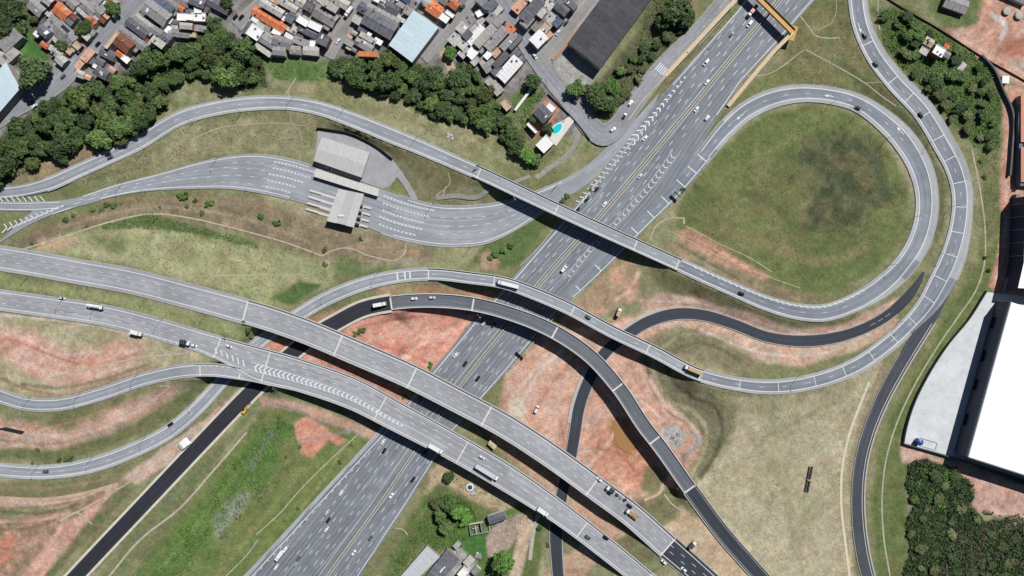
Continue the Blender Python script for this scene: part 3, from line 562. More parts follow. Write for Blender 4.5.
# plough / mowing grain and fine mottling
q=0.86+0.28*n3; q2=0.92+0.16*n2; q3=0.84+0.32*vnoise(XX,YY,2.4,77)
base=base*(q*q2*q3)[...,None]
hue=(fbm(XX,YY,9,120)-0.5)*0.16
base[...,0]*=1+hue; base[...,1]*=1-hue*0.5; base[...,2]*=1-hue*0.3
lum=(base*np.array([.3,.55,.15])).sum(-1,keepdims=True); red=np.clip((base[...,0:1]/np.maximum(base[...,1:2],1e-4)-1.35)*1.4,0,1)
base=lum*(1+.06*red)+(base-lum)*(0.90-0.09*red)
base[...,0]*=.955+.075*red[...,0]; base[...,2]*=1.08-.10*red[...,0]; base[...,1]*=1.0+.035*red[...,0]
ca_,sa_=math.cos(math.radians(-52)),math.sin(math.radians(-52)); U_=XX*ca_+YY*sa_; V_=-XX*sa_+YY*ca_
st=fbm(U_*.16,V_,5,300,4,.65); st2=fbm(XX*.2,YY+XX*.35,4.5,320,4,.65)
base*=(1+(st-.5)*(.22+.5*red[...,0])+(st2-.5)*(.16+.36*red[...,0]))[...,None]
base=np.clip(base*KA,0,0.9)
# ground sheet
Hh=Hh+(fbm(XX,YY,9,200,3)-0.5)*0.22*(~(bil(fm.astype(float),PX0,PY0)>0.02))
vx=(PX0-512)*S; vy=(288-PY0)*S
nv=np.stack([vx,vy,Hh],-1).reshape(-1,3)
nr,nc=XX.shape
idx=np.arange(nr*nc).reshape(nr,nc)
fc=np.stack([idx[:-1,:-1],idx[1:,:-1],idx[1:,1:],idx[:-1,1:]],-1).reshape(-1,4)
me=bpy.data.meshes.new('ground'); me.vertices.add(len(nv)); me.vertices.foreach_set('co',nv.astype(np.float32).ravel())
me.loops.add(fc.size); me.loops.foreach_set('vertex_index',fc.astype(np.int32).ravel())
me.polygons.add(len(fc)); me.polygons.foreach_set('loop_start',np.arange(0,fc.size,4,dtype=np.int32)); me.polygons.foreach_set('loop_total',np.full(len(fc),4,np.int32))
me.update(calc_edges=True); me.polygons.foreach_set('use_smooth',np.ones(len(fc),bool))
at=me.color_attributes.new('cover','FLOAT_COLOR','POINT')
at.data.foreach_set('color',np.concatenate([base.reshape(-1,3),np.ones((nr*nc,1))],1).astype(np.float32).ravel())
gm,t,b=newmat('ground_cover')
ca=N(t,'ShaderNodeAttribute',attribute_name='cover'); geo=N(t,'ShaderNodeNewGeometry')
na=N(t,'ShaderNodeTexNoise',i_Scale=0.8,i_Detail=8.0,i_Roughness=0.8); t.links.new(geo.outputs['Position'],na.inputs['Vector'])
nb=N(t,'ShaderNodeTexNoise',i_Scale=0.12,i_Detail=4.0,i_Roughness=0.6); t.links.new(geo.outputs['Position'],nb.inputs['Vector'])
r1=N(t,'ShaderNodeMapRange'); r2=N(t,'ShaderNodeMapRange')
for r,lo,hi,s_ in((r1,.3,.7,na),(r2,.3,.7,nb)): 
    r.inputs[1].default_value=lo; r.inputs[2].default_value=hi; t.links.new(s_.outputs[0],r.inputs[0])
r1.inputs[3].default_value=0.55; r1.inputs[4].default_value=1.46; r2.inputs[3].default_value=0.88; r2.inputs[4].default_value=1.12
mu=N(t,'ShaderNodeMath',operation='MULTIPLY'); t.links.new(r1.outputs[0],mu.inputs[0]); t.links.new(r2.outputs[0],mu.inputs[1])
sc=N(t,'ShaderNodeVectorMath',operation='SCALE'); t.links.new(ca.outputs['Color'],sc.inputs[0]); t.links.new(mu.outputs[0],sc.inputs['Scale'])
t.links.new(sc.outputs[0],b.inputs['Base Color']); b.inputs['Roughness'].default_value=0.95; b.inputs['Specular IOR Level'].default_value=0.1
bp=N(t,'ShaderNodeBump',i_Strength=0.6,i_Distance=0.35); t.links.new(na.outputs[0],bp.inputs['Height']); t.links.new(bp.outputs[0],b.inputs['Normal'])
me.materials.append(gm)
ground=ob('ground',me); tag(ground,kind='structure')
# ------------------------------------------------------------------ roads, bridges, markings
LW=0.46
def ribbon(mb,pts,w,dash=None,s0=None,s1=None,phase=0.0):
    """flat ribbon along world points (n,3); dash=(on,off) metres"""
    P=np.array(pts,float); d=np.concatenate([[0],np.cumsum(np.linalg.norm(np.diff(P,axis=0),axis=1))])
    def at(q): return np.array([np.interp(q,d,P[:,k]) for k in range(3)])
    a=0 if s0 is None else s0; b=d[-1] if s1 is None else s1
    segs=[]
    if dash:
        q=a+phase
        while q+dash[0]<b: segs.append((q,q+dash[0])); q+=dash[0]+dash[1]
    else: segs=[(a,b)]
    for (p,q) in segs:
        ds=[p]+[float(x) for x in d if p+0.4<x<q-0.4]+[q]
        n0=len(mb.v)
        for x in ds:
            c=at(x); t=at(min(d[-1],x+0.7))-at(max(0,x-0.7)); t[2]=0; t/=max(1e-9,np.linalg.norm(t)); nn=np.array([-t[1],t[0],0])*w/2
            mb.v.append(tuple(c+nn)); mb.v.append(tuple(c-nn))
        for i in range(len(ds)-1): q_=n0+2*i; mb.f.append((q_+1,q_+3,q_+2,q_))
def up_mesh(mb): return mb
def line_on(r,a,b,off,w=LW,dash=None,mb=None,dz=0.022,phase=0.0):
    f=off if callable(off) else (lambda d:off)
    ds=r.idx(a,b); ribbon(mb,[r.at(d,f(d),dz=dz) for d in ds],w,dash,phase=phase)
def cross(r,p,f0,f1,w,mb,dz=0.022):
    d=r.near(p) if not isinstance(p,float) else p
    h=r.hw(d); a=r.at(d,f0(h),dz=dz); b=r.at(d,f1(h),dz=dz); ribbon(mb,[a,b],w)
def chev(mb,pts,wid,space,thick=1.0,lean=1.0,z=0.15,taper=True):
    """V chevrons pointing back along pts (world) with width wid at far end"""
    P=np.array(pts,float); d=np.concatenate([[0],np.cumsum(np.linalg.norm(np.diff(P,axis=0),axis=1))])
    q=space
    while q<d[-1]-1:
        f=q/d[-1]; w=(wid(f) if callable(wid) else wid)
        c=np.array([np.interp(q,d,P[:,k]) for k in range(3)]); c2=np.array([np.interp(min(q+1,d[-1]),d,P[:,k]) for k in range(3)])
        t=c2-c; t[2]=0; t/=np.linalg.norm(t); n=np.array([-t[1],t[0],0])
        for sg in (1,-1):
            a=c; bpt=c+n*sg*w-t*w*lean
            v=[a,a+t*thick,bpt+t*thick,bpt]
            if sg<0: v=v[::-1]
            mb.quad(*[tuple(x) for x in v])
        q+=space
def bars(mb,r,a,b,o0,o1,space,skew,thick,dz=0.024):
    q=a
    while q<b:
        f0=o0(q) if callable(o0) else o0; f1=o1(q) if callable(o1) else o1
        p=[r.at(q,f0,dz=dz),r.at(q+thick,f0,dz=dz),r.at(q+thick+skew,f1,dz=dz),r.at(q+skew,f1,dz=dz)]
        if (f1-f0)<0: p=p[::-1]
        mb.quad(*[tuple(x) for x in p]); q+=space
def fixup(mb):      # make all faces look up
    for i,f in enumerate(mb.f):
        a,b,c=[np.array(mb.v[k]) for k in f[:3]]
        if np.cross(b-a,c-a)[2]<0: mb.f[i]=tuple(reversed(f))
def mark(mb,name,mat,parent,stuff=False):
    fixup(mb); o=ob(name,mesh(name,mb.v,mb.f,mat),parent)
    if stuff: o['kind']='stuff'
    return o
def surface(name,r,a,b,mat,parent=None,thick=1.0,dz=0.0):
    mb=MB(); r.strip(a,b,lambda d:-r.hw(d),lambda d:r.hw(d),dz,mb,skirt=thick)
    me=mesh(name,mb.v,mb.f,[mat,M['concd']],uvs=mb.u)
    for p in me.polygons: p.material_index=0 if p.normal.z>0.7 else 1
    return ob(name,me,parent)
def kerbs(r,a,b,parent,w=0.55,h=0.10,mat=None,name='kerb',inset=0.0,sides=(-1,1)):
    for sg in sides:
        mb=MB()
        f0=lambda d,sg=sg:sg*(r.hw(d)-inset); f1=lambda d,sg=sg:sg*(r.hw(d)-inset+w)
        r.strip(a,b,f0 if sg>0 else f1,f1 if sg>0 else f0,h,mb,skirt=h+0.9)
        ob(name,mesh(name,mb.v,mb.f,mat or M['kerb']),parent)
ROADNAME={'H':'highway','A':'ramp_road','B':'ramp_road','C':'ramp_road','D':'ramp_road','E':'ramp_road','F':'toll_road','F2':'ramp_road','G':'ramp_road','V1':'viaduct_approach_road','V2':'viaduct_approach_road','S4':'street','S5':'street','S1':'street','S2':'street','S3':'street','S6':'street'}
RMAT={'H':'hwy','A':'ramp','B':'loop','C':'new','D':'newD','E':'ramp','F':'ramp','F2':'ramp','G':'newG','V1':'deck','V2':'deck','S4':'street','S5':'town','S1':'street','S2':'town','S3':'town','S6':'town'}
DMAT={'A':'deckA','B':'deckA','C':'deckC','V1':'deck','V2':'deck','E':'deck'}
BLAB={'A':('ramp_bridge','pale ramp bridge over the highway above the grassy loop','bridge'),
 'B':('ramp_bridge','curved grey ramp bridge carrying a white truck across the highway','bridge'),
 'C':('ramp_bridge','curved dark unopened ramp bridge over the red earth site','bridge'),
 'V1':('viaduct','upper of the two long straight viaducts with dump truck at its end','viaduct'),
 'V2':('viaduct','lower of the two long straight viaducts with white chevron markings','viaduct'),
 'E':('ramp_bridge','short slip bridge joining the lower viaduct at its left end','bridge')}
M['parapet']=simple('parapet_concrete',(188,186,182),.85,var=.14,scale=.4)
JOINT=simple('joint_concrete',(214,212,206),.8,var=.1)
ROADOBJ={}; BR={}
for k,r in RD.items():
    rngs=[(0.0,float(r.s[-1]))]
    if r.b: rngs=[(0.0,r.b[0]),(r.b[1],float(r.s[-1]))]
    for i,(a,b) in enumerate(rngs):
        if b-a<2: continue
        mat=M[RMAT[k]]
        if k=='C' and i==1: mat=M['newD']
        if k=='V1' and i==1: mat=M['newD']
        if k=='A' and i==1: mat=M['loop']
        if k=='B' and i==1: mat=M['ramp']
        o=surface(ROADNAME[k],r,a,b,mat); tag(o,kind='structure')
        ROADOBJ.setdefault(k,o); ROADOBJ[(k,i)]=o
    if r.b:
        nm,lb,cat=BLAB[k]
        mid=r.at((r.b[0]+r.b[1])/2,0.0); root=ob(nm,None,None,(mid[0],mid[1],gz(mid[0],mid[1]))); tag(root,lb,cat); BR[k]=root
        inv=Matrix.Translation(-Vector(root.location))
        js=sorted(set([r.b[0]]+[j for j in r.j if r.b[0]+4<j<r.b[1]-4]+[r.b[1]]))
        for a,b in zip(js[:-1],js[1:]):
            o=surface('deck_span',r,a+0.02,b-0.02,M[DMAT[k]],root,thick=1.5); o.matrix_parent_inverse=inv
            for sg in (-1,1):
                if (k=='V2' and sg>0 and a==js[0]) or (k=='E' and sg<0 and a>js[0]+2): continue
                mb=MB(); f0=lambda d,sg=sg:sg*(r.hw(d)-0.45); f1=lambda d,sg=sg:sg*(r.hw(d)+0.03)
                r.strip(a+0.05,b-0.05,f0 if sg>0 else f1,f1 if sg>0 else f0,0.95,mb,skirt=1.6)
                o=ob('parapet',mesh('parapet',mb.v,mb.f,JOINT if k=='C' else M['parapet']),root); o.matrix_parent_inverse=inv
        for j in [q for q in r.j if r.b[0]-3<q<r.b[1]+3]:
            mb=MB(); h=r.hw(j); ribbon(mb,[r.at(j,-h+0.5,dz=0.03),r.at(j,h-0.5,dz=0.03)],1.1 if k in('C','V1') else 0.8); fixup(mb)
            o=ob('expansion_joint',mesh('expansion_joint',mb.v,mb.f,JOINT),root); o.matrix_parent_inverse=inv
        # piers under the joints and mid spans, kept off the carriageways below
        pd=[]
        for a,b in zip(js[:-1],js[1:]):
            n=max(1,int(round((b-a)/28))); pd+=[a+(b-a)*q/n for q in range(1,n+1)]
        for d in pd[:-1]:
            p=r.at(d,0.0); t=r.tan(d); n=np.array([-t[1],t[0],0])
            bad=False
            for kk,rr in RD.items():
                if kk==k: continue
                i=int(np.argmin(np.hypot(rr.C[:,0]-p[0],rr.C[:,1]-p[1])))
                if np.hypot(rr.C[i,0]-p[0],rr.C[i,1]-p[1])<rr.w[i]/2+1.5 and rr.z[i]<p[2]-3:
                    if kk!='H': bad=True
            if bad: continue
            g=gz(p[0],p[1]); mb=MB(); h=r.hw(d)
            for f in ((-0.5,0.5) if h>6 else (0.0,)):
                q=p+n*h*f; mb.cyl(q[0],q[1],g-0.5,p[2]-2.6,0.9 if h>6 else 1.2,n=12)
            ang=math.atan2(n[1],n[0]); Mx=Matrix.Translation((p[0],p[1],0))@Matrix.Rotation(ang,4,'Z')
            mb.box(-h*0.8,h*0.8,-0.9,0.9,p[2]-2.7,p[2]-1.52,Mx)
            o=ob('pier',mesh('pier',mb.v,mb.f,M['concd']),root); o.matrix_parent_inverse=inv
# kerbs and drainage edges on the ground sections
for k in ('A','B','V1','V2','E','F2'):
    r=RD[k]
    for i,(a,b) in enumerate([(0.0,r.b[0]),(r.b[1],float(r.s[-1]))] if r.b else [(0.0,float(r.s[-1]))]):
        if (k,i) not in ROADOBJ: continue
        if k=='A' and i==1: b=r.near((700,160))
        if k=='A' and i==0: a=r.near((46,185))
        if k=='E' and i==1: continue
        if k=='B' and i==0:
            kerbs(r,a,b,ROADOBJ[(k,i)],sides=(-1,) if False else (1,)); 
            kerbs(r,a,r.near((946,275)),ROADOBJ[(k,i)],sides=(-1,)); kerbs(r,r.near((905,328)),b,ROADOBJ[(k,i)],sides=(-1,))
            continue
        if k=='F2': continue
        kerbs(r,a,b,ROADOBJ[(k,i)])
r=RD['C']; kerbs(r,0.0,r.b[0],ROADOBJ[('C',0)],w=1.7,h=0.06,mat=simple('new_kerb',(206,198,182),.9,var=.14,scale=.3)); kerbs(r,r.b[1],float(r.s[-1]),ROADOBJ[('C',1)],w=0.6,h=0.5,mat=M['conc'])
r=RD['D']; kerbs(r,r.near((895,309)),float(r.s[-1]),ROADOBJ['D'],w=0.5,h=0.08)
mb=MB(); r.strip(r.near((668,314)),r.near((622,338)),lambda d:r.hw(d)+0.5,lambda d:r.hw(d)+2.6,0.06,mb,skirt=0.9); ob('concrete_gutter',mesh('concrete_gutter',mb.v,mb.f,M['conc']),ROADOBJ['D'])
mb=MB(); r.strip(r.near((592,374)),r.near((575,425)),lambda d:r.hw(d)+0.5,lambda d:r.hw(d)+2.4,0.06,mb,skirt=0.9); ob('concrete_gutter',mesh('concrete_gutter',mb.v,mb.f,M['conc']),ROADOBJ['D'])
r=RD['G']; kerbs(r,r.near((930,318)),float(r.s[-1]),ROADOBJ['G'],w=0.9,h=0.12,mat=M['conc'],sides=(-1,)); kerbs(r,r.near((905,355)),float(r.s[-1]),ROADOBJ['G'],w=0.4,h=0.08,sides=(1,))
for k in ('S4','S5','S1','S2'):
    r=RD[k]; kerbs(r,0.0,float(r.s[-1]),ROADOBJ[k],w=1.4,h=0.13,mat=M['concd'],name='pavement')
r=RD['F']; kerbs(r,r.near((75,210)),r.near((300,180)),ROADOBJ['F'],w=0.6); kerbs(r,r.near((390,215)),r.near((556,192)),ROADOBJ['F'],w=0.6); kerbs(r,r.near((556,192)),r.near((620,140)),ROADOBJ['F'],w=0.6,sides=(-1,))
# ---- highway lines
H=RD['H']; HO=ROADOBJ['H']
hly=[p[1] for p in hl]; hlx=[p[0] for p in hl]; hry=[p[1] for p in hr]; hrx=[p[0] for p in hr]
def hoff(off):
    """polyline offset from the median by off photo pixels (+ = right), split where it leaves the pavement"""
    t=np.gradient(Hm,axis=0); t/=np.linalg.norm(t,axis=1)[:,None]; n=np.stack([-t[:,1],t[:,0]],1)   # travelling down-left: right side of picture
    if n[0,0]<0: n=-n
    return Hm+n*(np.array([off(q) for q in Hm[:,1]])[:,None] if callable(off) else off)
def inside(p,ml,mr):
    return (p[0]-np.interp(p[1],hly,hlx))*0.77>ml and (np.interp(p[1],hry,hrx)-p[0])*0.77>mr
def runs(P,ok):
    cur=[]; out=[]
    for p in P:
        if ok(p): cur.append(p)
        else:
            if len(cur)>6: out.append(cur)
            cur=[]
    if len(cur)>6: out.append(cur)
    return out
ZH=0.12+0.022
def W(p,z=ZH): return px2w(p[0],p[1],z)
mo=lambda q:float(np.interp(q,[0,300,440],[2.4,2.6,6.0]))
mb=MB()
for kx in range(1,7):
    for run in runs(hoff(lambda q,kx=kx:-(mo(q)+5.05*kx)),lambda p:inside(p,4.2,0)): ribbon(mb,[W(p) for p in run],0.31,(3.8,10.4),phase=(kx*3.1)%9)
for kx in range(1,5):
    def ok(p,kx=kx): return inside(p,0,3.8) and (kx<=3 or p[1]>330) and not(kx==3 and 90<p[1]<300)
    for run in runs(hoff(2.4+5.05*kx),ok): ribbon(mb,[W(p) for p in run],0.31,(3.8,10.4),phase=(kx*4.3)%9)
mark(mb,'lane_marking',M['white'],HO,True)
mb=MB()
for o in (lambda q:-mo(q),2.4): ribbon(mb,[W(p) for p in hoff(o)],0.34)
mark(mb,'median_line',M['yellow'],HO)
mb=MB(); ribbon(mb,[W(p,.13) for p in Hm],2.2); fixup(mb); ob('median_strip',mesh('median_strip',mb.v,mb.f,simple('median_dust',(112,108,104),.95,var=.2)),HO)
mb=MB(); H.strip(H.near((400,405)),float(H.s[-1]),lambda d:H.hw(d)-.02,lambda d:H.hw(d)+3.6,-.03,mb,skirt=.8); ob('shoulder',mesh('shoulder',mb.v,mb.f,M['shoulder'],uvs=mb.u),HO)
mb=MB()
ribbon(mb,[W((a+2.6,b+1.2)) for a,b in zip(np.interp(np.arange(180,620,5),hly,hlx),np.arange(180,620,5))],0.55)
ribbon(mb,[W((a+2.4,b)) for a,b in zip(np.interp(np.arange(-30,90,5),hly,hlx),np.arange(-30,90,5))],0.45)
ribbon(mb,[W((a-2.8,b)) for a,b in zip(np.interp(np.arange(-30,120,5),hry,hrx),np.arange(-30,120,5))],0.45)
ribbon(mb,[W((a-2.6,b)) for a,b in zip(np.interp(np.arange(300,620,5),hry,hrx),np.arange(300,620,5))],0.45)
mark(mb,'edge_line',M['white'],HO)
# rumble bars on the left hard shoulder near the bottom
mb=MB()
for q in np.arange(455,575,7.0):
    x=np.interp(q,hly,hlx); ribbon(mb,[W((x+5.6,q)),W((x+3.6,q+2.6))],0.55)
for q in np.arange(300,362,5.5):
    x=np.interp(q,hry,hrx); ribbon(mb,[W((x-0.6,q)),W((x-4.4,q-2.2))],0.45)
mark(mb,'rumble_bar',M['worn'],HO,True)
# chevrons of the two merges
mb=MB()
chev(mb,[W((630,144)),W((660,108)),W((686,76))],lambda f:3.1-2.6*f,4.0,thick=1.1,lean=0.9)
mark(mb,'chevron_marking',M['white'],HO,True)
mb=MB()
for q in np.linspace(0,1,16):
    x=636+(582-636)*q; y=138+(200-138)*q; ribbon(mb,[W((x-6,y+1),0.17),W((x+1.5,y+2.5),0.17)],0.9)
ribbon(mb,[W((648,122),.17),W((612,166),.17),W((580,203),.17)],0.3); ribbon(mb,[W((640,124),.17),W((604,160),.17),W((566,193),.17)],0.3)
mark(mb,'hatch_marking',M['worn'],HO,True)
mb=MB(); PR=[(676,152),(652,184),(622,217),(590,250),(566,280)]
chev(mb,[W(p) for p in PR],lambda f:2.7-1.9*f,4.4,thick=0.9,lean=0.8)
ribbon(mb,[W((p[0]-2.2-1.2*(i<2),p[1]-1)) for i,p in enumerate(PR)],0.28); ribbon(mb,[W((p[0]+2.2+1.2*(i<2),p[1]+1)) for i,p in enumerate(PR)],0.28)
mark(mb,'chevron_marking',M['worn'],HO,True)
# median barrier
mb=MB(); zb=[W(p,0.12) for p in Hm]
for i in range(0,len(zb)-4,4):
    a=Vector(zb[i]); b_=Vector(zb[i+4]); d=b_-a; Mx=Matrix.Translation(a)@Matrix.Rotation(math.atan2(d.y,d.x),4,'Z')
    mb.box(0,d.length-0.06,-0.42,0.42,0,0.25,Mx); mb.box(0.01,d.length-0.07,-0.16,0.16,0.25,0.85,Mx)
o=ob('median_barrier',mesh('median_barrier',mb.v,mb.f,simple('barrier_concrete',(182,178,168),0.85,var=0.2))); tag(o,'concrete barrier along the middle of the highway','barrier')
# right hand white guard fence by the site
o=ob('guard_fence',None,None,W((548,322),0)); tag(o,'white slatted barrier at highway edge beside the red earth site','barrier'); inv=Matrix.Translation(-Vector(o.location))
gpts=catmull([(584,289),(552,320),(530,346),(511,368)],3.2)
for i in range(len(gpts)-1):
    a=Vector(W(gpts[i],0.1)); b_=Vector(W(gpts[i+1],0.1)); d=b_-a; mb=MB(); mb.box(0.05,d.length-0.15,-0.25,0.25,0,0.9,Matrix.Translation(a)@Matrix.Rotation(math.atan2(d.y,d.x),4,'Z'))
    p=ob('barrier_block',mb.mesh('barrier_block',M['conc']),o); p.matrix_parent_inverse=inv
# ---- ramp lines
def lines(k,a,b,specs,par,mat='white',name='edge_line',stuff=False):
    mb=MB()
    for sp in specs: line_on(RD[k],a,b,sp[0],sp[1] if len(sp)>1 else LW,sp[2] if len(sp)>2 else None,mb,phase=sp[3] if len(sp)>3 else 0)
    return mark(mb,name,M[mat],par,stuff)
def par_of(k,which):
    return BR[k] if which=='b' else ROADOBJ[(k,which)]
def lines_all(k,specs,name='edge_line',stuff=False,mat='white',lims=None):
    r=RD[k]
    segs=[(0.0,float(r.s[-1]),0)] if not r.b else [(0.0,r.b[0],0),(r.b[0],r.b[1],'b'),(r.b[1],float(r.s[-1]),1)]
    for a,b,w in segs:
        if lims: a=max(a,lims[0]); b=min(b,lims[1])
        if b-a<3 or (w!='b' and (k,w) not in ROADOBJ): continue
        o=lines(k,a,b,specs,par_of(k,w),mat,name,stuff)
        if w=='b': o.matrix_parent_inverse=Matrix.Translation(-Vector(BR[k].location))
A=RD['A']; B=RD['B']; V1=RD['V1']; V2=RD['V2']; Cr=RD['C']; D=RD['D']; E=RD['E']; F=RD['F']; G=RD['G']
eA=lambda r,i:(lambda d:-r.hw(d)+i); eB=lambda r,i:(lambda d:r.hw(d)-i)
la=A.near((860,300)); lb=A.near((884,120))
def aL(d): h=A.hw(d); return -h+1.3+ (0 if d<la else min(1,(d-la)/40)*1.0)
def aR(d): h=A.hw(d); return h-1.3-np.interp(d,[la,la+40,lb-30,lb+30],[0,3.2,3.0,.8])
lines_all('A',[(aL,),(aR,)],lims=(0,A.near((706,153))))
lines_all('A',[(lambda d:(aL(d)+aR(d))/2,0.24,(3,12))],'lane_marking',True,lims=(A.near((60,180)),A.near((850,304))))
lines_all('A',[(lambda d:(aL(d)+aR(d))/2,0.24,(3,12))],'lane_marking',True,lims=(A.near((904,140)),A.near((590,276))))
bl=B.near((926,307))
def bR(d):      # travelling down the right side, left of travel = picture right
    h=B.hw(d); return h-1.6
def bL(d):
    h=B.hw(d); return -h+1.4+max(0,(h-5.0))*1.25
lines_all('B',[(bR,),(bL,)])
lines_all('B',[(lambda d:(bR(d)+bL(d))/2,0.24,(3,13.5))],'lane_marking',True)
mb=MB()
for p in [(866,45),(893,81),(909,99),(924,117),(939,137),(950,159),(957,183),(958.5,207.5),(957,232),(950,255),(939,277),(926,297),(911,318),(893.5,336),(872,354),(844,369),(813.5,380),(778,386),(739,383)]:
    d=B.near(p); ribbon(mb,[B.at(d,bL(d),dz=.024),B.at(d,bR(d),dz=.024)],0.42)
mark(mb,'speed_bar',M['white'],ROADOBJ[('B',0)],True)
mb=MB()
for p in [(397,277),(404,276),(411,275)]:
    d=B.near(p); ribbon(mb,[B.at(d,bL(d),dz=.024),B.at(d,bR(d),dz=.024)],1.0)
mark(mb,'speed_bar',M['white'],ROADOBJ[('B',1)],True)
mb=MB()
for p in [(701,158),(691,170),(680,184),(665,199),(651,214),(635,230),(598,268),(577,288)]:
    d=A.near(p); h=A.hw(d); ribbon(mb,[A.at(d,-h+1,dz=.026),A.at(d,h-1.2,dz=.026)],0.6)
mark(mb,'speed_bar',M['white'],ROADOBJ[('A',1)],True)
lines_all('A',[(lambda d:-A.hw(d)+1.2,)],lims=(A.near((706,153)),A.near((570,296))))
# hatching on the inside of the loop road
mb=MB(); bars(mb,A,A.near((692,270)),A.near((866,298)),lambda d:-A.hw(d)+0.4,lambda d:-A.hw(d)+2.2,4.4,2.0,0.7); mark(mb,'hatch_marking',M['white'],ROADOBJ[('A',1)],True)
def shoulder(k,i,a,b,o0,o1):
    mb=MB(); RD[k].strip(a,b,o0,o1,0.008,mb); o=ob('shoulder',mesh('shoulder',mb.v,mb.f,M['shoulder'],uvs=mb.u),ROADOBJ[(k,i)])
mn=lambda f:(lambda d:f(d))
shoulder('A',0,A.near((46,185)),A.b[0],lambda d:-A.hw(d)+.02,lambda d:aL(d)-.2); shoulder('A',0,A.near((46,185)),A.b[0],lambda d:aR(d)+.2,lambda d:A.hw(d)-.02)
shoulder('A',1,A.b[1],A.near((712,146)),lambda d:-A.hw(d)+.02,lambda d:aL(d)-.2); shoulder('A',1,A.b[1],A.near((900,274)),lambda d:aR(d)+.2,lambda d:A.hw(d)-.02); shoulder('A',1,A.near((912,256)),A.near((730,126)),lambda d:aR(d)+.2,lambda d:A.hw(d)-.02)
shoulder('B',0,0.0,B.near((946,275)),lambda d:-B.hw(d)+.02,lambda d:bL(d)-.2); shoulder('B',0,B.near((905,328)),B.b[0],lambda d:-B.hw(d)+.02,lambda d:bL(d)-.2); shoulder('B',0,0.0,B.b[0],lambda d:bR(d)+.2,lambda d:B.hw(d)-.02)
shoulder('B',1,B.b[1],float(B.s[-1]),lambda d:-B.hw(d)+.02,lambda d:bL(d)-.2); shoulder('B',1,B.b[1],float(B.s[-1]),lambda d:bR(d)+.2,lambda d:B.hw(d)-.02)
# V1, V2
lines_all('V1',[(eA(V1,2.0),),(eB(V1,1.9),)])
lines_all('V1',[(-2.2,.28,(3.4,6.6)),(1.6,.28,(3.4,6.6),3)],'lane_marking',True)
vch=V2.near((216,347))
def v2l(i): return lambda d:-V2.hw(d)+i
lines_all('V2',[(v2l(1.6),),(eB(V2,1.5),)])
lines_all('V2',[(v2l(5.4),.28,(3.4,6.6)),(v2l(9.0),.28,(3.4,6.6),3)],'lane_marking',True)
def v2c(d):
    return -V2.hw(d)+np.interp(d,[vch,V2.near((256,363)),V2.near((396,416)),V2.near((470,455))],[12.7,14.4,13.6,13.0])
inv2=Matrix.Translation(-Vector(BR['V2'].location))
mb=MB(); a=V2.near((252,362)); b=V2.near((404,420))
chev(mb,[V2.at(d,v2c(d),dz=.026) for d in V2.idx(a,b)],lambda f:2.3*(1-f)+0.7,3.3,thick=1.2,lean=-0.8)
line_on(V2,a,V2.near((450,445)),lambda d:v2c(d)-1.4*max(0,1-(d-a)/(b-a))-1.2,0.28,None,mb,.026); line_on(V2,a,b,lambda d:v2c(d)+1.6*max(0,1-(d-a)/(b-a))+1.0,0.28,None,mb,.026)
o=mark(mb,'chevron_marking',M['white'],BR['V2'],True); o.matrix_parent_inverse=inv2
mb=MB(); bars(mb,V2,V2.near((140,324)),V2.near((214,346)),lambda d:V2.hw(d)-1.7,lambda d:V2.hw(d)-0.5,4.5,1.6,0.7); mark(mb,'hatch_marking',M['white'],ROADOBJ[('V2',0)],True)
mb=MB(); bars(mb,V2,V2.near((216,347)),V2.near((250,360)),lambda d:V2.hw(d)*0.15,lambda d:V2.hw(d)*0.55,4.2,2.6,1.0); o=mark(mb,'hatch_marking',M['white'],BR['V2'],True); o.matrix_parent_inverse=inv2
lines_all('E',[(eA(E,1.2),),(eB(E,1.2),)],lims=(0,E.near((245,374))))
mb=MB(); bars(mb,E,E.near((202,369)),E.near((240,373)),lambda d:-E.hw(d)+0.6,lambda d:-E.hw(d)+2.2,4,1.5,0.9); o=mark(mb,'hatch_marking',M['white'],BR['E'],True); o.matrix_parent_inverse=Matrix.Translation(-Vector(BR['E'].location))
lines_all('F',[(eA(F,1.6),),(eB(F,1.6),)],lims=(F.near((70,212)),F.near((300,184))))
lines_all('F',[(eA(F,1.6),),(eB(F,1.6),)],lims=(F.near((400,220)),F.near((556,192))))
fr=lambda q:(lambda d:(q-0.5)*2*F.hw(d))
lines_all('F',[(fr(.36),.28,(3.4,7)),(fr(.64),.28,(3.4,7),4)],'lane_marking',True,lims=(F.near((75,208)),F.near((225,173))))
lines_all('F',[(fr(.22),.28,(3.4,6)),(fr(.42),.28,(3.4,6),4),(fr(.62),.28,(3.4,6)),(fr(.82),.28,(3.4,6),2)],'lane_marking',True,lims=(F.near((225,173)),F.near((275,177))))
lines_all('F',[(fr(.3),.28,(3.4,6)),(fr(.5),.28,(3.4,6),4),(fr(.7),.28,(3.4,6))],'lane_marking',True,lims=(F.near((440,225)),F.near((545,200))))
mb=MB()      # toll lane studs: ladder markings before and after the booths
for (x0,x1) in ((264,306),(376,432)):
    for j,q in enumerate((.14,.31,.48,.65,.82)):
        a=F.near((x0+j*2,180 if x0<300 else 212)); b=F.near((x1-j*3,192 if x0<300 else 222))
        line_on(F,a,b,fr(q-.018),.2,None,mb,.024); line_on(F,a,b,fr(q+.018),.2,None,mb,.024)
        bars(mb,F,a,b,fr(q-.02),fr(q+.02),2.6,.8,.9)
mark(mb,'toll_lane_marking',M['white'],ROADOBJ['F'],True)
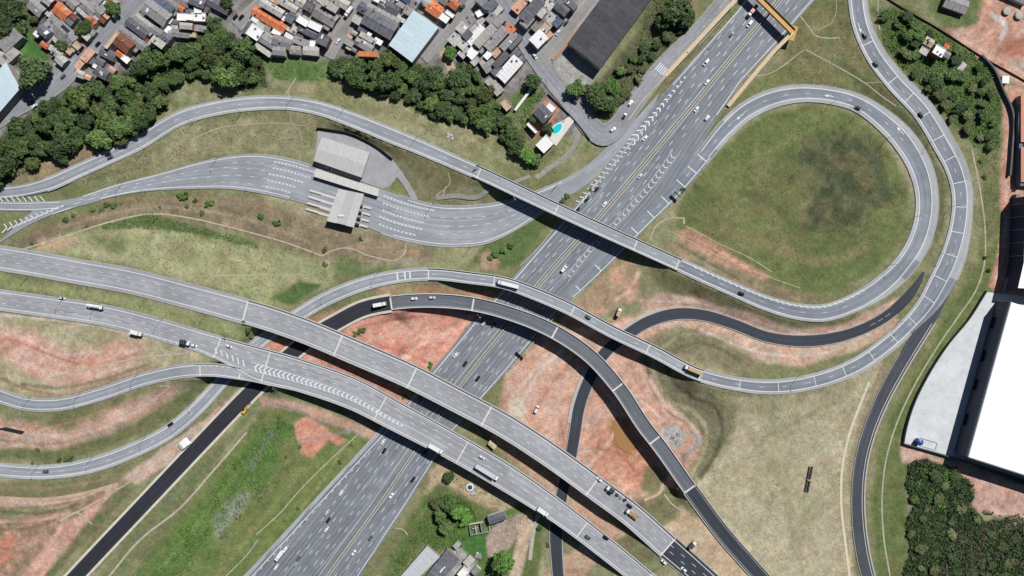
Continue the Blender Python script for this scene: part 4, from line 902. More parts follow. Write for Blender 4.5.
# gore at far left between the ramps
mb=MB(); r=RD['F2']
bars(mb,r,r.near((-20,206)),r.near((46,206)),lambda d:-r.hw(d)-3.6,lambda d:-r.hw(d)+0.3,4.2,3.0,0.9,dz=0.32); 
mark(mb,'hatch_marking',M['white'],ROADOBJ['F2'],True)
mb=MB()
for q in np.linspace(0,1,12):
    x=4+58*q; y=228-22*q; w=5*(1-q)+1
    ribbon(mb,[px2w(x,y-w*.7,2.95),px2w(x+3,y,2.95)],0.8); ribbon(mb,[px2w(x+3,y,2.95),px2w(x-2,y+w*.8,2.95)],0.8)
mark(mb,'chevron_marking',M['white'],ROADOBJ['F'],True)
lines_all('F2',[(eA(RD['F2'],1.0),),(eB(RD['F2'],1.0),)],lims=(0,RD['F2'].near((60,205))))
lines_all('C',[(eA(Cr,1.0),.2),(eB(Cr,1.0),.2)],'edge_line',lims=(Cr.near((396,303)),float(Cr.s[-1])),mat='worn')
lines_all('D',[(0.0,.22,(4,2))],'lane_marking',True,mat='worn',lims=(D.near((890,313)),D.near((870,325))))
lines_all('G',[(eA(G,1.3),.3)],'edge_line',lims=(G.near((928,322)),float(G.s[-1])))
lines_all('S4',[(0.0,.2,(2,4))],'lane_marking',True,mat='worn')
mb=MB()
for p in (-3,-1.5,0,1.5,3): d=RD['S4'].near((661,69)); ribbon(mb,[RD['S4'].at(d-3,p,dz=.024),RD['S4'].at(d+3,p,dz=.024)],0.6)
mark(mb,'zebra_crossing',M['white'],ROADOBJ['S4'],True)
# direction arrows
mb=MB()
for (k,p,o,sg) in (('A',(831,96),-0.5,1),('A',(898,136),2.4,1),('A',(741,115),-0.5,1),('B',(862,25),2.2,1)):
    r=RD[k]; d=r.near(p)
    ribbon(mb,[r.at(d-2.5*sg,o,dz=.026),r.at(d+2*sg,o,dz=.026)],0.4); a=r.at(d+4.4*sg,o,dz=.026); b=r.at(d+1.8*sg,o-1,dz=.026); c=r.at(d+1.8*sg,o+1,dz=.026); mb.poly([tuple(a),tuple(b),tuple(c)])
mark(mb,'arrow_marking',M['white'],ROADOBJ[('A',1)],True)
# ---- drainage channels and dirt tracks draped on the ground
def drape(name,pts,w,mat,label=None,lift=0.10,lit=2.0):
    P=catmull([(a,b) for a,b in pts],lit) if len(pts)>2 else np.linspace(pts[0],pts[1],max(3,int(math.dist(*pts)/lit)))
    V=[]
    for x,y in P:
        X,Y,z=gp(x,y); V.append((X,Y,z+lift))
    P=np.array(V); mb=MB(); T=np.gradient(P,axis=0); T[:,2]=0; T/=np.linalg.norm(T,axis=1)[:,None]; n=np.stack([-T[:,1],T[:,0]],1)*w/2
    for i,(p,nn) in enumerate(zip(P,n)):
        a=(p[0]+nn[0],p[1]+nn[1]); b=(p[0]-nn[0],p[1]-nn[1])
        za=max(gz(*a),p[2]-lift)+lift; zb=max(gz(*b),p[2]-lift)+lift
        mb.v+=[(*a,za),(*b,zb),(*a,za-0.5),(*b,zb-0.5)]
        if i:
            q=4*i; mb.f+=[(q-3,q+1,q,q-4),(q-4,q,q+2,q-2),(q+1,q-3,q-1,q+3)]
    o=ob(name,mesh(name,mb.v,mb.f,mat)); tag(o,kind='structure'); return o
CH=M['chan']
for pts,w in [([(20,250),(60,238),(110,222),(150,214),(190,218),(225,226),(256,234),(290,244),(322,256)],1.2),([(322,256),(334,250),(346,248),(370,256),(400,258),(404,254),(406,244)],1.0),([(210,276),(256,275),(310,275)],0.7),([(70,335),(70,330),(79,326)],1.0),
 ([(50,378),(100,366),(150,356),(188,352),(193,350)],1.1),([(72,432),(100,424),(140,406),(168,386),(160,386)],0.9),([(60,521),(78,513),(84,517),(92,524)],1.3),([(64,519),(110,494),(135,478),(160,455),(192,432)],1.2),
 ([(106,580),(140,540),(180,508),(214,470),(240,440),(247,432)],1.6),([(256,535),(280,513),(300,490),(330,460),(356,436),(358,434)],0.9),([(478,572),(220,576)],0.01) if False else ([(226,576),(246,556),(258,540)],0.8),
 ([(520,266),(536,250),(548,236),(556,224)],0.7),([(704,98),(730,78),(768,74),(804,50)],0.8),([(806,50),(836,66),(866,84),(884,98),(896,106)],0.9),([(866,83),(882,82)],0.6),([(800,16),(808,26),(816,36),(828,38),(840,38)],0.9),([(818,30),(832,22),(835,16),(835,-10)],0.5),
 ([(650,240),(656,226),(668,219),(684,218)],1.0),([(684,218),(684,224)],1.4),([(686,226),(720,244),(750,258),(772,272)],0.7),([(672,232),(710,252),(750,270),(800,288)],0.6),
 ([(890,576),(884,540),(882,500),(886,460),(895,428),(912,390),(938,346),(960,314),(975,292),(983,270),(985,230),(980,190),(972,150)],1.2),
 ([(880,30),(878,20),(878,6),(878,-10)],0.9),([(262,84),(285,88),(292,100)],0.8) if False else ([(286,94),(292,84),(296,78)],0.7),([(290,112),(292,124),(300,132),(302,142)],0.6),([(190,140),(220,128),(256,124),(290,124),(302,126)],0.7),
 ([(446,186),(442,196),(438,200)],1.0),([(436,196),(450,182),(448,172)],0.8),([(300,200),(310,216),(320,222)],0.5),([(560,504),(556,500)],0.5),([(664,494),(672,504),(684,512)],1.0),([(395,528),(404,530),(408,536)],1.0)]:
    drape('drainage_channel',pts,w*.85,CH)
DT=M['dirt']; STN=simple('gravel_track',(150,146,140),0.95,var=0.2,scale=0.4)
for pts,w,mt in [([(850,580),(846,548),(841,500),(842,470),(850,432),(860,405),(869,382)],1.7,simple('sandy_path',(214,198,170),.95,var=.14)),([(0,498),(50,499),(90,492),(118,484)],2.4,DT),
 ([(644,500),(660,492),(664,480)],2.0,DT),([(546,170),(566,156),(574,146),(578,134),(574,128)],3.4,STN),([(536,178),(550,168)],3.4,STN),([(512,183),(530,176)],2.4,STN),([(436,198),(452,196),(480,196),(490,188)],3.2,STN),
 ([(448,88),(452,72),(446,58),(440,46)],6,DT),([(548,576),(545,548),(546,520),(552,506)],0.01,DT) if False else ([(530,560),(534,530),(540,508)],2.6,simple('site_track',(178,168,158),0.95))]:
    drape('track',pts,w,mt)

pw=[(612.5,423),(615,420.5),(619,421),(622,419.5),(624,424),(628,429),(630,435),(635,442),(634,447),(631,449),(629,454),(625,452),(622,449),(618,447),(616,441),(614,437),(613.5,430)]; pv=[gp(*p) for p in pw]; zp=max(p[2] for p in pv)+.06
mb=MB(); mb.poly([(p[0],p[1],zp) for p in pv]); mb.poly([(p[0],p[1],zp-.4) for p in pv][::-1])
for a,b in zip(range(len(pv)),list(range(1,len(pv)))+[0]): mb.quad((*pv[a][:2],zp),(*pv[a][:2],zp-.4),(*pv[b][:2],zp-.4),(*pv[b][:2],zp))
fixup(mb); o=ob('pond',mesh('pond',mb.v,mb.f,gloss('muddy_water',(164,122,78),.3))); tag(o,kind='structure')
# ------------------------------------------------------------------ buildings
RC={'g':(146,143,142),'d':(106,106,112),'l':(184,179,172),'w':(236,235,232),'o':(206,120,78),'r':(140,84,66),'t':(192,172,142),'p':(206,160,136),'b':(196,214,220),'n':(86,96,116),'k':(76,74,78)}
RMATS={k:simple('roof_'+n,RC[k],0.85 if k!='w' else 0.6,var=0.26 if k not in 'wb' else 0.06,scale=0.5,objvar=0.16 if k not in 'wb' else 0.06,stain=st) for k,n,st in
 [('g','grey_fibre',(92,88,86)),('d','dark_fibre',(62,62,66)),('l','pale_fibre',(122,116,110)),('w','white_sheet',None),('o','orange_tile',(150,84,58)),('r','rust_tile',(98,62,54)),('t','tan_sheet',(150,134,112)),('p','salmon_tile',(160,122,104)),('b','pale_blue_sheet',None),('n','blue_grey_sheet',(62,68,84)),('k','black_fibre',(58,56,60))]}
WMATS=[simple('wall_'+n,c,0.9,var=0.15,objvar=0.1) for n,c in (('grey_render',(150,144,138)),('cream_render',(186,174,152)),('brick',(150,98,76)),('white_render',(200,198,192)))]
TANK=simple('water_tank_blue',(70,110,160),0.5,var=0.05); TANKG=simple('water_tank_grey',(140,140,140),0.6,var=0.08); PANEL=gloss('solar_glass',(40,44,60),0.25)
def unit_wall(mat):
    mb=MB(); mb.box(-.5,.5,-.5,.5,0,1); return mb.mesh('wall',mat)
UW=[unit_wall(m_) for m_ in WMATS]
def unit_roof(kind,mat):
    mb=MB(); n=7; th=0.22
    if kind=='g':
        for i in range(n):
            x0=-.5+i/n; x1=x0+1/n-0.006; dz=0.05*(i%2)
            for sg in (1,-1):
                a=[(x0,0,1+dz),(x1,0,1+dz),(x1,sg*.5,dz),(x0,sg*.5,dz)]
                if sg>0: a=a[::-1]
                b=[(p[0],p[1],p[2]-th) for p in a]; k=len(mb.v); mb.v+=a+b
                mb.f+=[(k,k+1,k+2,k+3),(k+7,k+6,k+5,k+4)]+[(k+j,k+4+j,k+4+(j+1)%4,k+(j+1)%4) for j in range(4)]
        mb.box(-.5,.5,-.012,.012,.96,1.1)
    elif kind=='s':
        for i in range(n):
            x0=-.5+i/n; x1=x0+1/n-0.006; dz=0.05*(i%2)
            a=[(x0,-.5,dz),(x1,-.5,dz),(x1,.5,.8+dz),(x0,.5,.8+dz)]; b=[(p[0],p[1],p[2]-th) for p in a]; k=len(mb.v); mb.v+=a+b
            mb.f+=[(k,k+1,k+2,k+3),(k+7,k+6,k+5,k+4)]+[(k+j,k+4+j,k+4+(j+1)%4,k+(j+1)%4) for j in range(4)]
    else:
        mb.box(-.5,.5,-.5,.5,-.1,.12)
        for (a,b,c,d) in ((-.5,.5,-.5,-.46),(-.5,.5,.46,.5),(-.5,-.46,-.459,.459),(.46,.5,-.459,.459)): mb.box(a,b,c,d,.121,.55)
    return mb.mesh('roof',mat)
UR={(k,c):unit_roof(k,RMATS[c]) for k in 'gsf' for c in RC}
mb=MB(); mb.cyl(0,0,0,1.0,.75,.62,n=12); mb.cyl(0,0,1.0,1.15,.66,.2,n=12); UT=[mb.mesh('water_tank',TANK),mb.mesh('water_tank',TANKG)]
mb=MB(); mb.box(-.5,.5,-.5,.5,0,.12); UPATCH={c:mb.mesh('roof_patch',RMATS[c]) for c in 'wdltr'}; UPAN=mb.mesh('solar_panel',PANEL)
HOUSES=[]      # x,y,L,W,ang,colour,type
def HS(s):
    for ln in s.strip().split(';'):
        p=ln.split()
        if len(p)>=6: HOUSES.append((float(p[0]),float(p[1]),float(p[2]),float(p[3]),float(p[4]),p[5],p[6] if len(p)>6 else None))
HS("""87.5 55 13 8 -50 p;93 61 8 7 25 d f;108 54 16 9 25 d;120.5 54 9 7 40 o;80 64 11 6 -50 p s;87.5 77 7 5 25 p;101.5 73 13 9 28 d;126 59 8 6 40 w f;112 70 7 5 35 p;80 74 9 7 20 l;97 67 8 4 28 w f;37 7 16 13 42 g;47 -1 12 9 42 l;62 11.5 15.5 12.5 42 o;71 2 14 9 42 g;79 10 25 4 42 l s;86 6 22 9 40 g;91 21.5 10 8 42 o;98 12 10 10 40 g;52 23 14 11 -48 g;44 31 12 9 42 d;37.5 33.5 6 6 42 w f;65 34 24 15 42 g;44.5 45 8 5 35 o;8 38 22 17 -42 g;6 54 20 16 -42 l;
57 53 10 8 42 l;67.5 50 10 5 42 p s;61 60 10 9 42 l;124 43.5 17 13 39 r;112 40 19 4 -51 t f;133 39 31 8.5 36 g;137 28 24 9 37 d;145 23 22 8 37 l;157 32 10 8 37 g;158 42 14 7 37 l s;164 36.5 14 8 37 d;157 12.5 26 15 37 g;168 19 9 6 37 w f;164 4 20 6 37 n s;171 3 18 7 37 g;
181 8 7 6 37 o;185 2 10 8 30 g;182 17 9 7 2 w f;190 17 7 6 2 w f;198.5 17 13 8 2 w f;198 10 7 6 2 w f;186 26 12 6 5 l;197 28 9 6 5 g s;183 34 12 7 5 g;203 29 7 6 8 g;197 2 15 8 20 d;217 5 25 9 28 d;206 9 6 6 28 d f;269 19.5 36 9.5 31 o;272 8 24 8 31 l;255 32 13 12 35 w f;247 28 12 5 -55 d s;
268 42 16 8 31 g;272 35.5 7 5 31 l f;263 50 18 5 35 l s;281 16.5 10 5 31 w f;290 18.5 8 8 31 d f;295 15 10 8 31 g;288 5 20 7 31 l;300 2 12 8 31 l;309 6.5 9 9 31 d f;317 11 15 13 31 g;330 18.5 13 13 31 g;330 6 16 7 31 l s;341 2 16 9 31 l;303 21 11 7 31 w f;315 26 13 7 26 w f;292.5 28 11 9 31 l f;308 31 20 8 26 d;
323 40 11 10 25 d f;282 42 18 10 20 g;302 42 18 7 20 g s;311 51 15 8 5 l;295 50 10 8 5 g;279 51 12 8 5 g;363 8 10 10 31 d;357 19.5 9 8 31 l f;383 15 34 8.5 28 g;389 7 20 10 28 d;378 0 14 5 28 w f;409 10.5 9 9 28 g f;401 18.5 9 6 28 l f;379.5 24 32 16 30 d;368 38 17 5 30 l s;366 46 14 8 30 g;
368 54 18 5 2 o s;435 9 15 12 35 o;444.5 18 9 7 35 w f;450 14 9 4 35 w f;426 2 9 8 35 l;415 2 9 10 35 g;406 -2 12 8 35 n;453 4 11 8 35 o;444 0 9 8 35 g;490 5 13 10 -48 d;482 -1 11 9 -48 g;481 12.5 10 6 -30 w f;498.5 10 10 6 -45 l f;491.5 18.5 10 8 -47 g;499 21 11 8 -47 g s;469 21 10 10 -47 g;481 21 9 6 -47 l f;462 28 10 9 -47 l;
474 28 9 6 -47 l f;467 34.5 9 7 -47 d;475.5 35 21 8 -47 w;485 36 25 8.5 -47 l;495.5 38 26 11.5 -47 g;510 29 8 9 -47 o;508 42 18 7 -47 g s;515 42 16 6 -47 d s;455 39 12 10 -47 l;463 44.5 9 8 -47 l f;472 53 10 9 -47 w f;519 6 14 9 -50 p;532 10 26 11 -50 d;527 21 12 9 -50 g;548 6 12 9 -50 l f;553 17 15 11 -45 l f;562 8 14 10 40 d;571 4 12 6 40 d s;558 22 10 7 -45 n f;
539 24 16 8 -50 g;545.5 28 9 8 -50 t f;538.5 39 14 12 -45 w;548.5 36 9 5 -45 p s;509.3 69 25.5 12 -48 w;489.5 66 13 9 -35 g;501 60 18 7 -47 d;497 71 10 7 -47 d f;464 52 11 8 -47 l;475.5 61 9 6 -47 l f;488 55 8 6 -47 w f;494.5 86 18 9 50 l s;506 105 10 7 50 t f;
543 113.5 14 13 45 d;551 107.5 8 6 40 w f;545 144 14 11 -45 w f;532 128 12 3 45 w f;956 4 22 13 20 g;929 42 9 8 30 t;939 51 10 9 30 w f;947 46 6 5 30 o f;924 51 8 7 30 l f;497 518 17 8 -18 d;469 561 10 7 -48 l s;463 573 9 7 -48 w f;476 571 8 6 -48 g;457 545 7 5 -48 l f;1016 -7 26 13 25 g;962 67 9 5 -50 l s;946 54 8 6 30 g""")
BLK=[[(30,-4),(128,-4),(95,33),(75,53),(62,64),(48,50),(35,30)],[(112,45),(150,0),(228,0),(228,12),(205,22),(200,36),(150,48),(125,60),(104,68),(90,62)],[(264,-4),(350,-4),(318,48),(300,54),(262,53),(242,32)],[(372,-4),(425,-4),(400,20),(385,45),(350,54),(340,46)],[(432,-4),(462,-4),(446,20)],[(486,-4),(500,8),(527,60),(505,85),(480,68),(452,46),(472,12)],[(514,-4),(578,-4),(546,40),(540,46)]]
fr_=random.Random(3)
for bi,bp_ in enumerate(BLK):
    xs=[p[0] for p in bp_]; ys=[p[1] for p in bp_]
    for _ in range(600):
        x=fr_.uniform(min(xs),max(xs)); y=fr_.uniform(min(ys),max(ys)); r_=fr_.uniform(2.3,4.4)
        if sdpoly(np.array([x]),np.array([y]),bp_)[0]>-r_*.8: continue
        if min(math.dist((x,y),p) for p in ((82,27),(60,46),(77,26)))<9: continue
        ok=True
        for h in HOUSES:
            a=math.radians(h[4]); dx,dy=x-h[0],y-h[1]; u=abs(dx*math.cos(a)+dy*math.sin(a))-h[2]/2; v=abs(-dx*math.sin(a)+dy*math.cos(a))-h[3]/2
            if max(u,v)<r_*.5: ok=False; break
        if not ok: continue
        near_=min(HOUSES,key=lambda h:math.dist((x,y),h[:2]))
        HOUSES.append((x,y,r_*fr_.uniform(1.8,2.6),r_*1.5,near_[4],fr_.choice('gglldltwgdgplr'),fr_.choice('gssf')))
ROWS=[(lambda x,y:x<108 and y<80,'left of the diagonal street'),(lambda x,y:x<176,'right of the diagonal street'),(lambda x,y:x<240,'above the big trees'),(lambda x,y:x<262 and y<60,'beside the small car yard'),(lambda x,y:x<346 and y<60,'left of the straight street'),(lambda x,y:x<404 and y<70,'left of the pale blue hall'),(lambda x,y:x<458 and y<30 and x<456 and not(x>452 and y>20),'above the pale blue hall'),
 (lambda x,y:x<516 and y<80,'right of the pale blue hall'),(lambda x,y:x<575 and y<48,'beside the long dark warehouse'),(lambda x,y:x<570 and y>80 and y<160,'around the swimming pool'),(lambda x,y:x>900,'in the wood at upper right'),(lambda x,y:True,'by the dirt lot at the bottom')]
CN={'g':'grey','d':'dark grey','l':'pale grey','w':'white','o':'orange tiled','r':'rusty brown','t':'tan','p':'salmon','b':'pale blue','n':'blue-grey','k':'blackish'}
TN={'g':'gabled','s':'lean-to','f':'flat'}
hh=[]
for i,(x,y,L,W_,a,c,ty) in enumerate(HOUSES):
    row=next(n for f,n in ROWS if f(x,y)); ty=ty or 'g'
    hh.append(dict(x=x,y=y,L=L,W=W_,a=a,c=c,ty=ty,row=row,key=(row,c,ty)))
for k in set(h['key'] for h in hh):
    g=sorted([h for h in hh if h['key']==k],key=lambda h:(h['x'],h['y']))
    for n,h in enumerate(g):
        b=f"{CN[h['c']]} {TN[h['ty']]} roof {'house' if h['L']*h['W']>45 else 'outbuilding'} {h['row']}"
        h['label']=b if len(g)==1 else f"{nth(n+1)} {b.replace(' '+h['row'],'')} from the left, {h['row']}"
for h in hh:
    ht=random.choice([3.2,3.6,4.2,5.6,6.2]) if h['L']*h['W']>60 else random.choice([2.6,3.0,3.2])
    if h['L']*h['W']<=60 and h['ty']=='f' and h['c']=='w': ht=4.0
    X,Y,z=gp(h['x'],h['y'],ht); rz=-math.radians(h['a'])
    L,W_=h['L']*S*1.07,h['W']*S*1.07
    r=ob('house',None,None,(X,Y,z),rz); tag(r,h['label'],'house','hillside houses')
    rise={'g':0.14*W_,'s':0.10*W_,'f':0.8}[h['ty']]
    ob('wall',random.choice(UW),r,(0,0,-0.6),0,(L*0.95,W_*0.95,ht+0.6-0.1*rise-0.15))
    rf=ob('roof',UR[(h['ty'],h['c'])],r,(0,0,ht),0 if random.random()<.5 else math.pi,(L,W_,rise))
    if h['L']*h['W']>70:
        for q in range(random.choice([0,1,1,2,2])):
            lx,ly=random.uniform(-.4,.4),random.uniform(-.38,.38)
            zz={'g':1-2*abs(ly),'s':.4+.4*(1 if rf.rotation_euler.z==0 else -1)*2*ly,'f':.12}[h['ty']]*rise+ht
            if random.random()<.45: ob('water_tank',random.choice(UT),r,(lx*L,ly*W_,zz),0)
            else: 
                sl=math.atan2(rise,W_/2)*(-1 if ly>0 else 1) if h['ty']=='g' else 0
                p=ob('roof_patch',UPATCH[random.choice('wdltr')],r,(lx*L*.8,ly*W_*.8,{'g':1-1.6*abs(ly),'s':.4,'f':.12}[h['ty']]*rise+ht+(.25 if h['ty']=='s' else .08)),0,(random.uniform(.8,2.4),random.uniform(.8,3.0),1)); p.rotation_euler.x=sl
    if abs(h['x']-65)<.1 and abs(h['y']-34)<.1:
        for q in range(4): p=ob('solar_panel',UPAN,r,(-4.2+1.7*q,3.0,ht+rise*.42+.25),0,(1.5,2.4,.6)); p.rotation_euler.x=-math.atan2(rise,W_/2)
# ---- larger buildings from roof corners (photo pixels of the eaves)
def prism(mb,pts,z0,z1):
    n=len(mb.v); k=len(pts)
    mb.v+=[(p[0],p[1],z0) for p in pts]+[(p[0],p[1],z1) for p in pts]
    mb.f+=[tuple(range(n+k,n+2*k)),tuple(range(n+k-1,n-1,-1))]+[(n+i,n+(i+1)%k,n+k+(i+1)%k,n+k+i) for i in range(k)]
def ccw(pts):
    a=sum(p[0]*q[1]-q[0]*p[1] for p,q in zip(pts,pts[1:]+pts[:1])); return pts if a>0 else pts[::-1]
def big(name,label,cat,corners,h,npan,roofmat,wallmat,rise=0.0,zg=None,over=0.4,panname='roof_panel',ridge=True):
    """corners a,b,c,d: a->b is the long side; panels run across from the a-b side to the d-c side, ridge halfway"""
    cxp=sum(p[0] for p in corners)/4; cyp=sum(p[1] for p in corners)/4
    if zg is None: zg=gp(cxp,cyp,h)[2]
    P=[Vector(px2w(x,y,zg+h)) for x,y in corners]; c=sum(P,Vector())/4
    root=ob(name,None,None,(c.x,c.y,zg)); tag(root,label,cat)
    loc=[p-Vector((c.x,c.y,zg)) for p in P]
    mb=MB(); sh=[(p.x*(1-over/max(3,p.xy.length)),p.y*(1-over/max(3,p.xy.length))) for p in loc]; prism(mb,ccw(sh),-0.5,h-0.15); mb.build('wall',wallmat,root)
    a,b,cc,d=loc
    for i in range(npan):
        t0=i/npan; t1=(i+1)/npan-0.0015
        dz=0.02*(i%2)
        for half in ((0,.5),(.5,1)) if rise>0 else ((0,1),):
            mb=MB(); q=[]
            for (t,s_) in ((t0,half[0]),(t1,half[0]),(t1,half[1]),(t0,half[1])):
                e0=a+(b-a)*t; e1=d+(cc-d)*t; p=e0+(e1-e0)*s_; p=Vector(p); p.z=h+dz+rise*(1-abs(2*s_-1)); q.append(tuple(p))
            lo=[(p[0],p[1],p[2]-.14) for p in q]; mb.v=q+lo
            up=Vector(np.cross(np.array(q[1])-np.array(q[0]),np.array(q[2])-np.array(q[0]))).z>0
            mb.f=[(0,1,2,3),(7,6,5,4)]+[(j,4+j,4+(j+1)%4,(j+1)%4) for j in range(4)]
            if not up: mb.f=[tuple(reversed(f)) for f in mb.f]
            mb.build(panname,roofmat,root)
    return root,loc,zg
r,loc,_=big('hall','pale blue roofed hall among the hillside houses','building',[(413.5,10),(388.5,45),(412,62.5),(438.5,27.5)],7.0,9,RMATS['b'],WMATS[3],0.9)
r,loc,_=big('warehouse','long blackish roofed warehouse beside the frontage road','warehouse',[(567.6,43),(622,-30),(654,-5),(600,68.7)],7.5,14,RMATS['k'],WMATS[1],1.6)
mb=MB(); p=loc[0]; q=loc[3]; d=(q-p); n=Vector((d.y,-d.x,0)).normalized(); 
for f in (.2,.65): 
    m_=p+d*f; ob('loading_door',MB.mesh((lambda b:(b.box(-2.2,2.2,-.15,.15,0,4),b)[1])(MB()),'loading_door',M['steel']),r,(m_.x,m_.y,0),math.atan2(d.y,d.x))
big('warehouse','pale blue-white roofed shed at the far left edge','warehouse',[(6,62),(-30,100),(-14,128),(20.5,88)],7.5,9,RMATS['b'],WMATS[0],0.7)
big('shed','long pale grey roofed shed at the bottom beside the green verge','shed',[(427,546),(394,584),(404,592),(440,557)],4.5,8,simple('roof_galvanised',(190,192,194),0.6,var=.15),WMATS[0],0.5)
r,loc,_=big('shed','dark roofed shed at the bottom with pale patches','shed',[(447,549),(418,586),(430,594),(460,560)],5,8,RMATS['d'],WMATS[0],0.6)
for (lx,ly,sx,sy) in ((2,1.5,3.5,1.0),(-1,-3,1.6,1.2),(4,3.5,1.2,1.0)): ob('roof_patch',UPATCH['w'],r,(lx,ly,5.5),.9,(sx,sy,1))
# ---- toll plaza
canopy=simple('canopy_sheet',(196,194,190),0.6,var=0.08,scale=0.3)
r,loc,zt=big('toll_canopy','pale grey canopy over the toll lanes','canopy',[(338.5,188.7),(326.7,221),(353.7,227.5),(364,194)],6.5,8,canopy,M['concd'],0.0,zg=1.6)
for o in list(r.children):
    if o.name.startswith('wall'): bpy.data.objects.remove(o)
a,b,c_,d_=loc
mb=MB(); 
for f in (.1,.35,.6,.85):
    for g in (.22,.78):
        p=(a+(b-a)*f)+((d_+(c_-d_)*f)-(a+(b-a)*f))*g; mb=MB(); mb.cyl(p.x,p.y,-.2,6.3,.35,n=10); mb.build('column',M['conc'],r)
mb=MB(); e0=a+(d_-a)*.36; e1=a+(d_-a)*.70; f0=b+(c_-b)*.36; f1=b+(c_-b)*.70; prism(mb,ccw([(e0.x,e0.y),(e1.x,e1.y),(f1.x*.98,f1.y*.98),(f0.x*.98,f0.y*.98)]),6.62,7.0); mb.build('roof_lantern',simple('canopy_lantern',(182,182,182),0.6,var=.1),r)
mb=MB(); p=f0+(e0-f0)*.2; mb.box(p.x,p.x+3.6,p.y,p.y+1.4,7.0,7.6); mb.build('roof_vent',M['white'],r)
r,loc,_=big('toll_office','pale roofed toll office beside the canopy','building',[(322,137),(369.8,152.5),(361.5,177.5),(313.5,160.8)],5.0,12,simple('office_roof',(190,188,186),0.65,var=.08,scale=.3),WMATS[3],0.8,zg=1.6)
r,loc,_=big('covered_walkway','narrow pale roof between the toll office and lanes','canopy',[(316,168.5),(379,189),(378,196.5),(313.8,176.5)],3.4,9,simple('walkway_roof',(206,202,194),0.6,var=.1),WMATS[3],0.0,zg=1.6)
yb=MB(); yp=[gp(*p) for p in [(318,131),(350,136),(376,148),(392,159),(402,172),(412,188),(418,200),(411,198.5),(404,186),(397,177),(389,187),(383,189),(314,165)]]; prism(yb,ccw([(p[0],p[1]) for p in yp]),1.2,1.82)
o=yb.build('toll_yard',simple('yard_paving',(158,158,160),.85,var=.14,scale=.2)); tag(o,kind='structure')
mb=MB(); yw=catmull([(317,128),(350,133.5),(376,146),(393,159)],3); pw=[gp(*p) for p in yw]
for p,q in zip(pw[:-1],pw[1:]):
    d=Vector(q)-Vector(p); mb.box(0,d.xy.length+.02,-.2,.2,.8,4.2,Matrix.Translation((p[0],p[1],0))@Matrix.Rotation(math.atan2(d.y,d.x),4,'Z'))
o=mb.build('retaining_wall',simple('dark_wall',(70,68,68),.9)); tag(o,'dark curved retaining wall behind the toll office','wall')
BOOTHG=gloss('booth_glass',(60,80,90),.15)
names=['uppermost','second from the top','third from the top','lowest']
for j,(sx,sy) in enumerate([(309.5,190.5),(308.5,197),(307.5,203.2),(306,209)]):
    p=Vector(px2w(sx,sy,2)); q=Vector(px2w(sx+62,sy+18.4,2)); d=q-p; ang=math.atan2(d.y,d.x); L=d.length
    r=ob('toll_island',None,None,((p.x+q.x)/2,(p.y+q.y)/2,1.9),ang); tag(r,f'pale concrete toll island under the canopy, {names[j]}','toll island','toll islands')
    mb=MB(); mb.box(-L/2,L/2,-.85,.85,0,.28); mb.box(-L/2,-L/2+9,-.6,.6,.28,.85); mb.box(L/2-5,L/2,-.6,.6,.28,.85); mb.build('island',simple('island_concrete%d'%j,(206,202,196),.8,var=.12),r)
    mb=MB(); mb.box(-1.8,1.8,-.75,.75,.28,2.7); bo=mb.build('booth',WMATS[3],r)
    mb=MB(); mb.box(-1.5,1.5,-.78,.78,1.4,2.3); mb.build('booth_window',BOOTHG,bo)
    mb=MB(); mb.box(L/2-11,L/2-6,-.7,.7,1.6,1.9); mb.box(L/2-9,L/2-8.6,-.2,.2,.28,1.6); mb.build('booth_awning',M['dsteel'],r)
    mb=MB(); mb.box(4,4.2,.5,.7,.28,1.2); mb.box(4.02,4.18,.7,4.0,1.0,1.12); mb.build('barrier_arm',M['white'],r)
# ---- footbridge with its two long access ramps
fbm_=simple('footbridge_tan',(204,160,92),.7,var=.14); fbr=simple('ramp_beige',(216,196,164),.8,var=.1)
r=ob('footbridge',None,None,px2w(774,14,0)); tag(r,'tan footbridge across the highway with long beige ramps','footbridge'); inv=Matrix.Translation(-Vector(r.location))
def slab(name,pts,w,mat,th=.5,rail=None):
    """pts: (x,y,z) photo pixels"""
    P=[Vector(px2w(*p)) for p in pts]; mb=MB(); mr=MB()
    for p,q in zip(P[:-1],P[1:]):
        d=q-p; ang=math.atan2(d.y,d.x); n=Vector((-math.sin(ang),math.cos(ang),0))
        for (m_,o0,o1,z0,z1) in ([(mb,-w/2,w/2,-th,0)]+([(mr,w/2-.15,w/2,0.001,1.1),(mr,-w/2,-w/2+.15,0.001,1.1)] if rail else [])):
            k=len(m_.v)
            for e in (p,q):
                for (o_,z_) in ((o0,z0),(o1,z0),(o1,z1),(o0,z1)): m_.v.append(tuple(e+n*o_+Vector((0,0,z_))))
            m_.f+=[(k+0,k+1,k+2,k+3),(k+7,k+6,k+5,k+4)]+[(k+j,k+4+j,k+4+(j+1)%4,k+(j+1)%4) for j in range(4)]
    o=mb.build(name,mat,r); o.matrix_parent_inverse=inv
    if rail: o2=mr.build('railing',rail,r); o2.matrix_parent_inverse=inv
slab('deck',[(745,-16,7),(793,32,7)],4.4,fbm_,.8,simple('rail_orange',(186,132,62),.6,var=.1))
slab('access_ramp',[(745,-16,7),(735,0,6.4),(700,38,3.6),(664,77,.7)],3.2,fbr,.7,fbr)
slab('access_ramp',[(793,32,7),(775,50,5.4),(752,77,3.2),(728,106,1.0)],2.8,fbr,.7,fbr)
slab('access_ramp',[(795,26,7),(790,40,6.4)],5.0,fbm_,.7,None)
